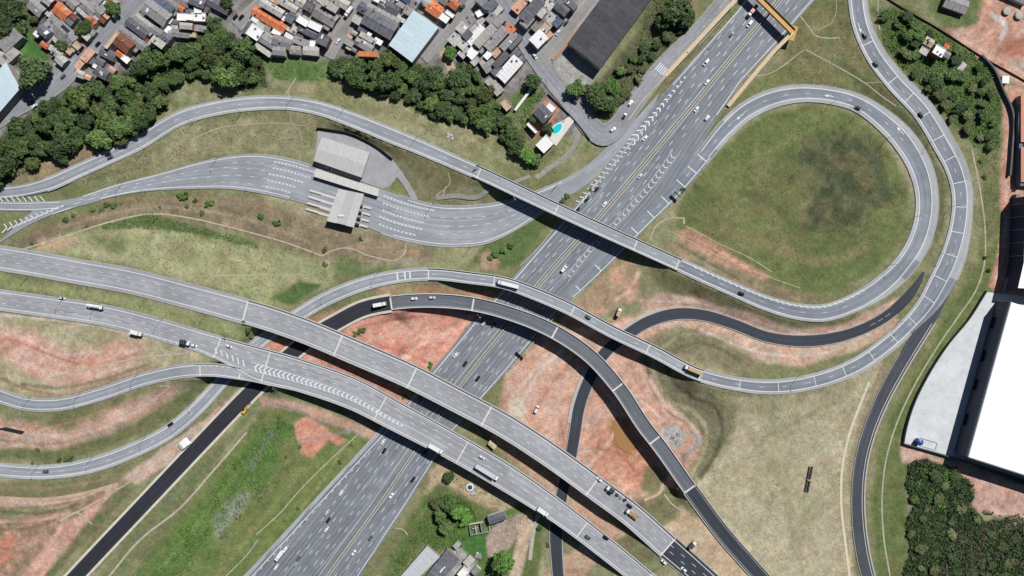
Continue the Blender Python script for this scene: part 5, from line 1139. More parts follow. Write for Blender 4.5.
for (x,y) in ((748,-12),(772,11),(791,30),(764,63)):
    X,Y,_=px2w(x,y,5); g=gz(X,Y); mb=MB(); mb.box(X-.5,X+.5,Y-.5,Y+.5,g-.3,6.3 if x!=764 else 3.5); o=mb.build('pier',M['conc'],r); o.matrix_parent_inverse=inv
# ---- thin walls and fences
def wallrun(name,label,pts,w,h,mat,cat='wall',z=None,seg=3):
    P=catmull(pts,seg) if len(pts)>2 else np.linspace(pts[0],pts[1],12)
    G_=[gp(*p) for p in P]; mb=MB()
    for p,q in zip(G_[:-1],G_[1:]):
        d=Vector(q)-Vector(p); lo=min(p[2],q[2])-.5 if z is None else z-.5; hi=(p[2]+q[2])/2+h if z is None else z+h
        mb.box(0,d.xy.length+.01,-w/2,w/2,lo,hi,Matrix.Translation((p[0],p[1],0))@Matrix.Rotation(math.atan2(d.y,d.x),4,'Z'))
    o=mb.build(name,mat); tag(o,label,cat); return o
DW=simple('boundary_wall_grey',(96,96,98),.9,var=.15); LWm=simple('boundary_wall_pale',(188,184,176),.9,var=.12)
wallrun('boundary_wall','dark wall along the curved edge of the concrete yard',[(985,291),(968,318),(946,345),(925,378),(912,405),(904,432),(902,443)],.5,2.6,DW)
wallrun('boundary_wall','dark wall along the bottom edge of the concrete yard',[(902,443),(957,459),(1024,484),(1060,496)],.5,2.6,DW)
wallrun('boundary_wall','long dark wall crossing the bare red ground at upper right',[(868,-14),(895,4),(938,29),(980,56),(1024,81),(1050,96)],.35,1.1,simple('boundary_wall_dark',(64,58,54),.9))
wallrun('retaining_wall','tall grey wall bending down from the red bare ground',[(980,56),(991,68),(1002,92),(1010,110),(1010,150),(1008,176)],1.2,2.6,DW)
wallrun('retaining_wall','straight grey wall between red ground and orange roofs',[(1019,97),(1016,112),(1016,150),(1017,187)],2.6,5,simple('panel_wall',(112,114,120),.8,var=.1))
wallrun('retaining_wall','grey wall bending past the navy facade at right edge',[(1014,195),(1014,225),(1018,248),(1008,275),(1002,292)],2.6,4.0,simple('panel_wall_b',(120,122,126),.8,var=.1))
wallrun('boundary_wall','long white wall sloping across the green plot near the pool',[(537.7,81),(515,111)],1.8,2.2,simple('white_wall',(226,224,218),.8,var=.08))
wallrun('boundary_wall','grey kerb wall between frontage street and pool house',[(548,94),(575,121),(590,140)],.4,1.6,DW)
wallrun('boundary_wall','tan wall strip along the warehouse street',[(594,10),(575,34),(552,60)],1.6,1.2,simple('tan_strip',(184,140,98),.9,var=.2))
wallrun('boundary_wall','thin tan wall beside the frontage road',[(664,78),(640,104),(628,121)],.6,1.4,simple('tan_wall',(206,186,150),.9,var=.1))
# ---- white warehouse on the right
zg=5.0
def flat(name,pts,z0,z1,mat,parent=None,ztop=True):
    mb=MB(); prism(mb,ccw([px2w(x,y,z1)[:2] for x,y in pts]),z0,z1); return mb.build(name,mat,parent)
o=flat('concrete_yard',[(986,292),(1012,297),(985,300),(968,380),(955,458),(902,442.5),(904,432),(912,405),(925,378),(946,345),(968,318)][:1]+[(1060,300),(1060,490),(957,458),(902.6,442.5),(904.5,432),(912.5,405),(925.5,378),(946.5,345),(968.5,318)],4.4,5.12,simple('yard_concrete',(208,211,211),.85,var=.10,scale=.12,stain=(178,180,180))); tag(o,kind='structure')
h=15.0; r=ob('warehouse',None,None,(*px2w(1030,390,5)[:2],5)); tag(r,'huge white roofed warehouse with dark facade at right edge','warehouse'); inv=Matrix.Translation(-Vector(r.location))
tl,bl,br=(1011,302),(968,457),(1130,509); tr=(1173,354)
P=[Vector(px2w(*p,zg+h)) for p in (tl,tr,br,bl)]
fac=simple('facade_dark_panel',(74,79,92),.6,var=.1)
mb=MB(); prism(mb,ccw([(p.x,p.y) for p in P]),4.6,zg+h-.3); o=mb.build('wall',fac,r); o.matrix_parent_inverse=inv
wr=simple('white_membrane',(255,255,255),.5,var=.02); 
for i in range(12):
    a=P[0]+(P[3]-P[0])*(i/12); b=P[0]+(P[3]-P[0])*((i+1)/12-.0001); c_=P[1]+(P[2]-P[1])*((i+1)/12-.0001); d=P[1]+(P[2]-P[1])*(i/12)
    mb=MB(); prism(mb,ccw([(q.x,q.y) for q in (a,b,c_,d)]),zg+h-.299,zg+h+.008*(i%2)); o=mb.build('roof_panel',wr,r); o.matrix_parent_inverse=inv
for (a,b) in ((P[0],P[3]),(P[3],P[2])):
    d=b-a; mb=MB(); mb.box(.2,d.length-.2,-.35,.35,-.28,.16,Matrix.Translation(a)@Matrix.Rotation(math.atan2(d.y,d.x),4,'Z')); o=mb.build('gutter',M['steel'],r); o.matrix_parent_inverse=inv
for i in range(1,12):
    a=P[0]+(P[3]-P[0])*(i/12); d=P[1]-P[0]; mb=MB(); mb.box(1,d.length-1,-.14,.14,.01,.07,Matrix.Translation(a)@Matrix.Rotation(math.atan2(d.y,d.x),4,'Z')); o=mb.build('roof_seam',RMATS['w'],r); o.matrix_parent_inverse=inv
e=(P[3]-P[0]); L=e.length; ang=math.atan2(e.y,e.x); n=Vector((-math.sin(ang),math.cos(ang),0)); 
if n.x>0: n=-n
glz=gloss('strip_window',(70,90,130),.2)
for i in range(34):
    p=P[0]+e*((i+.5)/34)+n*.06; mb=MB(); mb.box(-L/68*.8,L/68*.8,-.08,.08,-2.2,-.5,Matrix.Translation(p)@Matrix.Rotation(ang,4,'Z')); o=mb.build('window',glz,r); o.matrix_parent_inverse=inv
for f in (.14,.36,.55,.78):
    p=P[0]+e*f; p.z=5.1; mb=MB(); mb.box(-4,4,-2.2,.1,3.6,4.0,Matrix.Translation(p)@Matrix.Rotation(ang if (Matrix.Rotation(ang,3,'Z')@Vector((0,-1,0))).x<0 else ang+math.pi,4,'Z')); o=mb.build('dock_canopy',M['dsteel'],r); o.matrix_parent_inverse=inv
    mb=MB(); mb.box(-3.4,3.4,-.12,.12,0,3.4,Matrix.Translation(p+n*.05)@Matrix.Rotation(ang,4,'Z')); o=mb.build('dock_door',M['steel'],r); o.matrix_parent_inverse=inv
# upper right industrial block
r=ob('warehouse',None,None,(*px2w(1040,240,6)[:2],6)); tag(r,'navy facade block with pale roof above the white warehouse','warehouse'); inv=Matrix.Translation(-Vector(r.location))
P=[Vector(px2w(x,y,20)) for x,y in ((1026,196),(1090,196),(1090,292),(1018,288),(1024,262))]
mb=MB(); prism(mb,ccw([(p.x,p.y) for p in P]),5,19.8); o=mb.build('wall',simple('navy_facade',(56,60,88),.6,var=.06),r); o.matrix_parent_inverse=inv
mb=MB(); prism(mb,ccw([(p.x+.0,p.y) for p in P]),19.81,20); o=mb.build('roof',wr,r); o.matrix_parent_inverse=inv
for i in range(5):
    a=P[0]+(P[4]-P[0])*(i/5+.1); mb=MB(); mb.box(a.x-.25,a.x+.1,a.y-.12,a.y+.12,6,19.7); o=mb.build('facade_rib',M['conc'],r); o.matrix_parent_inverse=inv
r,loc,_=big('shed','orange roofed shed at the right edge beside the grey wall','shed',[(1021,95),(1021,142),(1060,142),(1060,92)],6,5,simple('roof_coral',(214,140,112),.7,var=.12),WMATS[0],0.6)
r,loc,_=big('shed','second orange roofed shed below it with dark gap at right edge','shed',[(1021,147),(1021,182),(1060,184),(1060,147)],6,4,simple('roof_coral_b',(200,138,116),.7,var=.12),WMATS[0],0.6)
big('site_cabin','small white square cabin on red ground at upper right','cabin',[(1002.5,75.5),(1002,83),(1009,83.5),(1009.5,76)],2.8,3,RMATS['w'],WMATS[3],0.0)
big('site_cabin','beige roofed site cabin between the viaducts','cabin',[(487.5,444),(494,450),(497,446),(490,440)],2.8,3,RMATS['t'],WMATS[3],0.3)
# pool terrace and swimming pool
X,Y,z=gp(557,129); mb=MB(); prism(mb,ccw([px2w(x,y,z+.5)[:2] for x,y in [(570,116),(575,120),(556,146),(549,140),(553,132),(550,128)]]),z-.5,z+.45); o=mb.build('terrace',simple('terrace_tile',(216,208,198),.7,var=.12)); tag(o,kind='structure')
r=ob('swimming_pool',None,None,(X,Y,z+.46),math.radians(48)); tag(r,'small turquoise oval swimming pool on the white terrace','pool')
mb=MB(); n=20; mb.v=[(4.4*math.cos(2*math.pi*k/n),2.5*math.sin(2*math.pi*k/n),.10) for k in range(n)]; mb.f=[tuple(range(n))]; mb.build('water',gloss('pool_water',(40,205,210),.08),r)
mb=MB(); 
for k in range(n):
    a=2*math.pi*k/n; b=2*math.pi*(k+1)/n; mb.quad((4.4*math.cos(a),2.5*math.sin(a),.16),(5*math.cos(a),3.1*math.sin(a),.16),(5*math.cos(b),3.1*math.sin(b),.16),(4.4*math.cos(b),2.5*math.sin(b),.16)); mb.quad((5*math.cos(a),3.1*math.sin(a),.16),(5*math.cos(a),3.1*math.sin(a),0),(5*math.cos(b),3.1*math.sin(b),0),(5*math.cos(b),3.1*math.sin(b),.16))
mb.build('rim',RMATS['w'],r)
# ruined foundation by the dirt lot
X,Y,z=gp(481,527); r=ob('ruined_walls',None,None,(X,Y,z),math.radians(10)); tag(r,'roofless broken white walls on the green lot at the bottom','ruin')
for (a,b,c,d) in ((-8,-7.6,-4,4),(-4,-3.6,-4,2),(0,.4,-3,4),(-8,6,-4,-3.6),(-8,2,3.6,4),(5.6,6,-4,1),(-6,-2,0,.4)): mb=MB(); mb.box(a,b,c,d,-.3,random.uniform(1.2,2.6)); mb.build('wall_piece',random.choice([WMATS[3],WMATS[0]]),r)
# ------------------------------------------------------------------ vegetation
FOL=[foliage('leaves_dark',(58,80,46),(92,112,62)),foliage('leaves_mid',(68,94,50),(104,126,66)),foliage('leaves_olive',(86,96,58),(122,126,82)),foliage('leaves_bright',(76,118,48),(112,150,68)),foliage('leaves_yellowish',(74,90,44),(108,120,60))]
BARK=simple('bark',(96,80,64),.9,var=.2)
def leafquads(mb,pts,nrm,size,r):
    for p,n in zip(pts,nrm):
        n=Vector(n)+Vector((r.gauss(0,.45),r.gauss(0,.45),r.gauss(0,.45)))
        if n.length<1e-3: n=Vector((0,0,1))
        n.normalize(); a=n.orthogonal().normalized(); a.rotate(Matrix.Rotation(r.uniform(0,6.28),3,n)); b=n.cross(a); s=size*r.uniform(.6,1.35)
        p=Vector(p); mb.quad(tuple(p-a*s-b*s*.6),tuple(p+a*s-b*s*.6),tuple(p+a*s*.8+b*s*.7),tuple(p-a*s*.8+b*s*.7))
def make_crown(seed,nl=26,per=58,size=.085,flat=.75):
    r=random.Random(seed); mb=MB()
    ax=r.uniform(.8,1.0); subs=[(r.uniform(0,6.283),r.uniform(.2,.5),r.uniform(.28,.5),r.uniform(.75,1.1)) for _ in range(5)]
    for i in range(nl):
        t=r.uniform(0,6.283); q=math.sqrt(r.random())*.72; z=.95+flat*(.62*math.sqrt(max(0,1-q*q))*r.uniform(.55,1.05)-.12); lr=r.uniform(.24,.38)
        sb=subs[i%5]; q*=sb[2]/.5; z=.95+flat*(.62*math.sqrt(max(0,1-min(1,q+sb[1]*.5)**2))*r.uniform(.5,1.05)*sb[3]-.12)
        c=Vector(((q*math.cos(t)+sb[1]*math.cos(sb[0]))*ax,q*math.sin(t)+sb[1]*math.sin(sb[0]),z)); P=[];Nn=[]
        for k in range(per):
            d=Vector((r.gauss(0,1),r.gauss(0,1),r.gauss(0,1)+.5)).normalized(); P.append(c+d*lr*r.uniform(.65,1.05)*Vector((1,1,.8)).length/1.62); Nn.append(d)
        leafquads(mb,P,Nn,size,r)
    return mb
def make_trunk(seed):
    r=random.Random(seed+99); mb=MB(); mb.tube((0,0,-.15),(0,0,.75),.085,.055,7)
    for k in range(5):
        t=k*1.26+r.uniform(-.3,.3); mb.tube((0,0,r.uniform(.5,.72)),(.5*math.cos(t),.5*math.sin(t),r.uniform(1.0,1.25)),.04,.015,5)
    return mb
CR=[]
for i in range(7):
    mbc=make_crown(i,nl=[40,46,36,44,32,50,40][i],size=[.085,.075,.09,.08,.1,.07,.085][i],flat=[.8,.7,.9,.75,1.0,.65,.85][i])
    CR.append([mesh('crown',mbc.v,mbc.f,f) for f in FOL])
TRK=[make_trunk(i).mesh('trunk',BARK) for i in range(3)]
BUSH=[]
for i in range(4):
    mbc=make_crown(40+i,nl=11,per=34,size=.17,flat=.8); mbc.v=[(x*1.15,y*1.15,(z-.8)*.95) for x,y,z in mbc.v]
    BUSH.append([mesh('foliage',mbc.v,mbc.f,f) for f in FOL])
mbs=MB()
for k in range(5): mbs.tube((0,0,-.15),(.35*math.cos(k*1.25),.35*math.sin(k*1.25),.45),.05,.02,4)
STEM=mbs.mesh('stem',BARK)
trng=random.Random(11)
TREES=[]      # x,y,rpx,zone,foliage index weights
def pois(poly,dmin,rlo,rhi,zone,wts,avoid=(),tries=2500,cap=400):
    xs=[p[0] for p in poly]; ys=[p[1] for p in poly]; got=[]
    for _ in range(tries):
        x=trng.uniform(max(-25,min(xs)),min(1050,max(xs))); y=trng.uniform(max(-20,min(ys)),min(596,max(ys))); r=trng.uniform(rlo,rhi)
        if sdpoly(np.array([x]),np.array([y]),poly)[0]>-r*.45: continue
        if any(math.dist((x,y),g[:2])<dmin*(r+g[2])/(rlo+rhi) for g in got): continue
        if any(math.dist((x,y),a[:2])<a[2]+r*.7 for a in avoid): continue
        got.append((x,y,r)); TREES.append((x,y,r,zone,trng.choice(wts)))
        if len(got)>=cap: break
big_t=[(30,71,14,'beside the pale shed at far left',0),(46,69,8,'beside the pale shed at far left',1),(9,10,13,'in the top left corner',0),(2,27,12,'in the top left corner',0),(20,24,7,'in the top left corner',1),(83,28,7.5,'between the houses at upper left',1),(60,46,6.5,'between the houses at upper left',0),(113,9,6.5,'between the houses at upper left',1),(34,20,4,'between the houses at upper left',2),
 (228,3,7,'above the big trees',0),(216,25,7,'above the big trees',0),(210,22,5,'above the big trees',1),(450,52,6.5,'beside the dirt path by the pale blue hall',3),(575,86,8.5,'by the warehouse forecourt',1),(596,97,10,'by the warehouse forecourt',0),(607,104,9,'by the warehouse forecourt',0),(612,90,8,'by the warehouse forecourt',3),(595,88,7,'by the warehouse forecourt',1),
 (672,10,12,'beside the long dark warehouse',0),(686,20,9,'beside the long dark warehouse',0),(663,22,8,'beside the long dark warehouse',0),(505,562,13,'beside the dirt lot at the bottom',3),(449,477,5.5,'on the bare ground below the lower viaduct',0),(450,505,8,'on the green lot at the bottom',1),(441,515,7,'on the green lot at the bottom',1),(458,512,8,'on the green lot at the bottom',3),(447,528,6,'on the green lot at the bottom',1),(466,520,6,'on the green lot at the bottom',3),(437,505,6,'on the green lot at the bottom',2),
 (62,157,6.5,'on the brown slope at left',0),(548,128,5.5,'in the pool garden',0),(533,83,8,'by the street corner above the pool',0),(527,156,8,'below the pool house',3),(518,150,7,'below the pool house',1),(535,158,6,'below the pool house',1),(512,133,7,'below the pool house',0),(508,122,7,'below the pool house',1),(520,140,5,'below the pool house',2),(533,118,5,'in the pool garden',1)]
TREES+=big_t
pois(BELT1,10,3.8,11.5,'in the belt below hillside houses',[0,0,0,0,1,1,1,4])
pois(BELT2,9,3.6,10.5,'in the belt above the curved ramp',[0,0,0,0,1,1,4])
pois([(694,-8),(690,26),(664,58),(632,95),(616,110),(604,100),(600,86),(628,58),(655,20),(660,-8)],9,3.5,6,'in the wood beside the long dark warehouse',[0,1,2,2],[(672,10,11),(686,20,8),(596,97,9),(607,104,8),(612,90,8)])
pois([(876,12),(905,8),(925,24),(960,46),(990,66),(1003,112),(996,148),(976,146),(950,118),(915,78),(888,50)],8.4,2.6,6.8,'in the wood at upper right',[0,0,1,1,2],[(929,43,6),(939,51,7),(947,46,4),(924,51,5),(962,67,5)])
pois(SCRUB,9,2.2,6,'in the dark thicket at lower right',[0,0,2,2,1],cap=46)
pois([(262,60),(300,60),(332,64),(334,72),(300,70),(268,68)],7,2.6,4,'below the grey houses at upper middle',[1,3])
pois([(988,150),(998,150),(1001,210),(998,246),(990,250),(992,200)],5,2.2,3.8,'in the bush row left of the red strip',[0,1])
TREES=[t for t in TREES if -8<t[0]+t[2] and t[0]-t[2]<1030 and t[1]-t[2]<580]
TREES=sorted(TREES,key=lambda t:-t[2]-(2 if 'thicket' in t[3] else 0))[:296]
BUSHES=[(183,196,5,3),(187,206,2.6,1),(210,204,4.2,3),(202,213,3,1),(195,201,2.2,0),(107,205,3.2,0),(114,206,3.4,0),(93,210,2.8,1),(102,210,2.4,1),(66,219,3.6,0),(74,216,2.8,1),(121,204,1.5,0),(87,226,1.8,1),(262,217,4,3),(277,223,3.6,3),(32,243,2,1),(325,250,2.6,2),(325,264,2.4,2),(361,239,2,0),(430,365,3,3),(362,331,3.6,1),(355,334,2.6,3),(567,196,3.2,0),(562,201,2.6,0),(590,190,2,3),(683,190,2.6,0),(405,397,2.6,3),(548,545,2,1),(539,528,3,0),(69,458,4,1),(60,460,2.6,0),(38,450,2,1),(33,463,1.8,0),(225,338,2,3),(395,118,1,1),(160,208,1.6,1),(248,330,3,0),(252,336,3,1),(243,322,2.4,1),(496,254,4.5,3),(503,250,4,3),(490,258,3,1),(510,246,3,1),(985,258,2.4,0),(988,270,2.6,0),(980,162,2,1),(984,178,2.4,1),(298,508,2,1),(527,505,1.6,2),(399,560,2.2,1),(392,556,1.5,1),(300,447,1.6,1),(285,520,2,2),(340,462,2,1),(352,444,2,3)]
order={}
lab={}
for i,t in enumerate(TREES): order.setdefault((t[3],t[4]),[]).append(i)
FN=['dark green','leafy green','olive green','bright green','yellowish green']
for (z,f),L_ in order.items():
    L_.sort(key=lambda i:(TREES[i][0],TREES[i][1]))
    for n,i in enumerate(L_): lab[i]=(f'{FN[f]} tree {z}' if len(L_)==1 else f'{nth(n+1)} {FN[f]} tree from the left {z}')
for i,(x,y,r,z,f) in enumerate(TREES):
    R=r*S*1.08; X,Y,zz=gp(x,y,R*.85)
    if min(abs(x-512)-560,abs(y-288)-310)>0: continue
    root=ob('tree',None,None,(X,Y,zz),trng.uniform(0,6.28),(R*trng.uniform(.85,1.2),R*trng.uniform(.85,1.2),R*trng.uniform(.85,1.1)*(.5 if 'thicket' in z else .6 if 'wood' in z else .78))); tag(root,lab[i],'tree',z.replace('in the ','trees of the ') if z.startswith('in the') else 'trees '+z)
    ob('trunk',trng.choice(TRK),root); ob('crown',trng.choice(CR)[f],root)
order={}
for i,(x,y,r,f) in enumerate(BUSHES):
    area='on the slope above the twin viaducts' if x<300 and 190<y<260 else 'near the highway' if 380<x<600 and y<420 else 'on the right verge' if x>900 else 'beside the left ramps' if x<260 else 'on the lower verges' if y>420 else 'by the middle red earth'
    order.setdefault((area,f),[]).append((x,y,r,f))
for (area,f),L_ in order.items():
    L_.sort()
    for n,(x,y,r,f) in enumerate(L_):
        X,Y,zz=gp(x,y); R=r*S
        root=ob('bush',None,None,(X,Y,zz),trng.uniform(0,6.28),(R,R,R*.8)); tag(root,f'{FN[f]} bush {area}' if len(L_)==1 else f'{nth(n+1)} {FN[f]} bush from the left {area}','bush','bushes '+area)
        ob('foliage',trng.choice(BUSH)[f],root); ob('stem',STEM,root)
def scrub(name,label,poly,dens,size,hmax,mat,seed,patch=0.0):
    r=random.Random(seed); P=np.array(poly,float); x0,y0=P.min(0); x1,y1=P.max(0); n=int((x1-x0)*(y1-y0)*S*S*dens)
    rg=np.random.default_rng(seed); xs=rg.uniform(x0,x1,n); ys=rg.uniform(y0,y1,n); w=(fbm(xs,ys,10,seed,4,.6)-.5)*8
    m_=sdpoly(xs,ys,poly)+w<0; m2=fbm(xs,ys,7,seed+5,3); m_&=m2>patch
    mb=MB(); pts=[];nr_=[]
    for x,y,q in zip(xs[m_],ys[m_],m2[m_]):
        X,Y,z=gp(x,y); hgt=hmax*max(0.1,(q-patch)/(1-patch))*r.uniform(.3,1.0); pts.append((X,Y,z+hgt)); nr_.append((r.gauss(0,.5),r.gauss(0,.5),1))
    leafquads(mb,pts,nr_,size,r)
    o=mb.build(name,mat); tag(o,label,'scrub',kind='stuff'); return o
scrub('scrub','dense dark scrub filling the lower right corner',SCRUB,3.6,.5,3.6,foliage('thicket_dark',(44,60,36),(70,88,48)),5,.2)
scrub('scrub','bright green low growth at the top of the thicket',[(912,468),(930,462),(948,470),(966,482),(962,500),(940,508),(920,500)],3.0,.42,3.9,FOL[3],35,.42)
scrub('scrub','mid green growth through the lower right thicket',SCRUB,1.2,.5,4.4,FOL[0],36,.54)
scrub('scrub','olive scrub mixed into the lower right thicket',[(960,500),(1000,515),(1060,512),(1060,600),(930,600)],2.6,.42,4.6,foliage('dry_scrub',(96,92,74),(126,118,96)),6,.45)
scrub('scrub','green weeds on the slope between black road and highway',[(140,590),(200,500),(240,455),(280,415),(294,425),(275,470),(205,548),(165,590)],1.3,.38,1.2,FOL[3],7,.42)
scrub('scrub','green weeds in the ditch across the left field',[(100,225),(150,213),(190,225),(256,241),(258,248),(190,234),(140,227),(105,231)],1.6,.35,1.2,FOL[1],8,.35)
scrub('scrub','green weeds below the grey houses',[(268,64),(300,62),(330,66),(330,78),(300,82),(275,78)],1.4,.35,1.0,FOL[3],9,.35)
scrub('scrub','undergrowth in the tree belt below hillside houses',BELT1,1.5,.45,2.6,FOL[0],30,.35)
scrub('scrub','undergrowth in the tree belt above the curved ramp',BELT2,1.8,.45,2.6,FOL[0],31,.35)
scrub('scrub','undergrowth among the trees at upper right',[(876,12),(905,8),(925,24),(960,46),(990,66),(1003,112),(998,150),(976,148),(950,118),(915,80),(888,52)],2.2,.42,1.8,FOL[3],10,.36)
scrub('scrub','undergrowth beside the long dark warehouse',[(692,-10),(690,26),(660,60),(628,100),(600,112),(600,86),(640,40),(655,-10)],1.6,.42,1.6,FOL[2],11,.4)
scrub('scrub','weeds on the green lot at the bottom',[(380,590),(420,520),(438,494),(470,500),(480,520),(462,545),(430,550),(410,570)],2.4,.36,1.2,FOL[3],12,.32)
scrub('scrub','dark bramble thicket on the bottom lot below the lower viaduct',[(428,500),(450,494),(470,504),(478,520),(462,528),(440,524)],2.6,.4,1.8,FOL[1],22,.25)
scrub('scrub','weeds by the pool house and garden plot',[(505,112),(520,90),(536,84),(545,92),(528,118),(520,150),(540,165),(556,150),(530,165),(508,140)],1.5,.36,1.1,FOL[3],13,.35)
scrub('scrub','rough weeds along the right verge',[(976,140),(984,210),(978,260),(955,305),(985,290),(1000,240),(996,150)],.7,.32,.7,FOL[1],14,.5)
scrub('scrub','dark shrubby growth on the green slope beside the black road',[(150,590),(200,505),(240,455),(275,415),(300,430),(280,480),(215,550),(185,590)],1.1,.42,1.8,FOL[1],40,.55)
scrub('scrub','grey dry weeds on the green slope beside the black road',[(200,540),(236,470),(262,430),(285,440),(262,480),(230,530)],1.3,.36,1.5,foliage('dead_weed',(132,128,108),(160,154,134)),41,.55)
scrub('scrub','rough mixed scrub along the bottom verge right of the highway',[(375,590),(420,510),(440,480),(452,490),(432,530),(415,556),(395,590)],1.6,.36,1.0,FOL[2],42,.4)
scrub('scrub','weeds below the lower viaduct beside the sandy track',[(430,470),(470,480),(500,500),(524,520),(512,545),(500,530),(470,500),(440,490)],.9,.34,.8,FOL[2],43,.52)
TUFT=foliage('grass_tuft',(104,112,62),(140,136,84))
for sd,(lb,poly,dn) in enumerate([('rough grass tufts inside the loop',LOOP,.35),('rough grass tufts on the field between toll road and viaducts',[(20,248),(60,228),(140,205),(250,200),(330,230),(420,252),(335,285),(270,305),(200,284),(110,262)],.45),('rough grass tufts on the verge of the upper ramp',[(60,185),(150,148),(200,124),(260,116),(310,124),(300,150),(200,158),(100,184)],.5),('rough grass tufts on the slope beside the highway',[(112,590),(236,446),(262,410),(290,412),(300,450),(345,445),(372,438),(240,590)],.5),('rough grass tufts around the basin below the ramp bridge',[(640,344),(700,330),(768,362),(738,400),(736,430),(700,478),(690,430),(650,380)],.5),('rough grass tufts between the right hand ramps',[(700,140),(760,80),(800,20),(850,0),(860,50),(900,100),(830,88),(770,94)],.4),('rough grass tufts on the verge below the tree belts',[(262,98),(330,88),(400,110),(470,140),(520,165),(470,150),(400,122),(330,100)],.6),('sparse tufts in the dry field',FIELD,.12)]):
    scrub('grass_tufts',lb,poly,dn,.34,.5,TUFT if sd!=7 else FOL[2],60+sd,.48 if sd!=7 else .58)
# ------------------------------------------------------------------ vehicles
CARC={'white':gloss('paint_white',(236,236,234),.25),'silver':gloss('paint_silver',(202,206,210),.35),'black':gloss('paint_black',(34,35,40),.25),'grey':gloss('paint_grey',(96,100,106),.35),'red':gloss('paint_red',(170,44,38),.3),'tan':gloss('paint_tan',(190,158,110),.5),'green':gloss('paint_green',(30,66,54),.3),'yellow':gloss('paint_yellow',(224,172,40),.4)}
GLASS=gloss('vehicle_glass',(28,32,38),.12); TYRE=simple('tyre_rubber',(36,36,38),.9,var=.1); LAMP=gloss('lamp_lens',(235,232,220),.15); TAIL=gloss('tail_lens',(150,28,24),.2)
def prof(mb,pts,halfw):
    """extrude an x-z outline with per-point half width"""
    n=len(pts); k=len(mb.v)
    for sg in (-1,1):
        for (x,z,w) in pts: mb.v.append((x,sg*w*halfw,z))
    mb.f+=[tuple(k+i for i in range(n)),tuple(k+n+i for i in range(n-1,-1,-1))]
    for i in range(n): j=(i+1)%n; mb.f.append((k+j,k+i,k+n+i,k+n+j))
mb=MB(); mb.tube((0,-.11,0),(0,.11,0),.32,.32,14); mb.f.append(tuple(range(13,-1,-1))); WHEEL=mb.mesh('wheel',TYRE)
mb=MB(); mb.tube((0,-.14,0),(0,.14,0),.5,.5,14); mb.f.append(tuple(range(13,-1,-1))); WHEELB=mb.mesh('wheel',TYRE)
mb=MB(); mb.box(-.05,.05,-.18,.18,-.08,.08); HL=mb.mesh('headlight',LAMP); TL=mb.mesh('tail_light',TAIL)
def car_body(mat,van=False):
    mb=MB()
    if not van: prof(mb,[(-2.2,.35,.92),(-2.2,.75,.95),(-2.05,.95,.95),(-1.0,.98,1),(1.0,.95,1),(2.05,.78,.92),(2.2,.6,.88),(2.2,.35,.88)],.9)
    else: prof(mb,[(-2.6,.4,.96),(-2.6,1.1,.98),(1.4,1.1,1),(2.4,.95,.92),(2.55,.7,.9),(2.55,.4,.9)],.98)
    return mb.mesh('body',mat)
def car_cab(mat,van=False):
    mb=MB()
    if not van: prof(mb,[(-1.75,.95,.92),(-1.5,1.46,.8),(.35,1.48,.82),(.95,.94,.94)],.88)
    else: prof(mb,[(-2.55,1.1,.97),(-2.5,2.1,.88),(.6,2.12,.88),(1.45,1.1,.95)],.97)
    return mb.mesh('cabin',GLASS)
def car_top(mat,van=False):
    mb=MB()
    if not van: mb.box(-1.5,.36,-.72,.72,1.465,1.51)
    else: mb.box(-2.45,.55,-.84,.84,2.121,2.16)
    return mb.mesh('roof',mat)
VB={}
def car_tree(kind,col):
    van=kind=='van'; key=(kind,col)
    if key not in VB: VB[key]=(car_body(CARC[col],van),car_cab(CARC[col],van),car_top(CARC[col],van))
    b,c,t_=VB[key]; r=ob(kind,None)
    bo=ob('body',b,r); ob('cabin_glass',c,r); ob('roof',t_,r)
    for x in (-1.35,1.35):
        for y in (-.82,.82): ob('wheel',WHEEL,r,(x,y,.32))
    for y in (-.62,.62): ob('headlight',HL,bo,(2.17 if not van else 2.52,y,.62)); ob('tail_light',TL,bo,(-2.2 if not van else -2.6,y,.7))
    return r
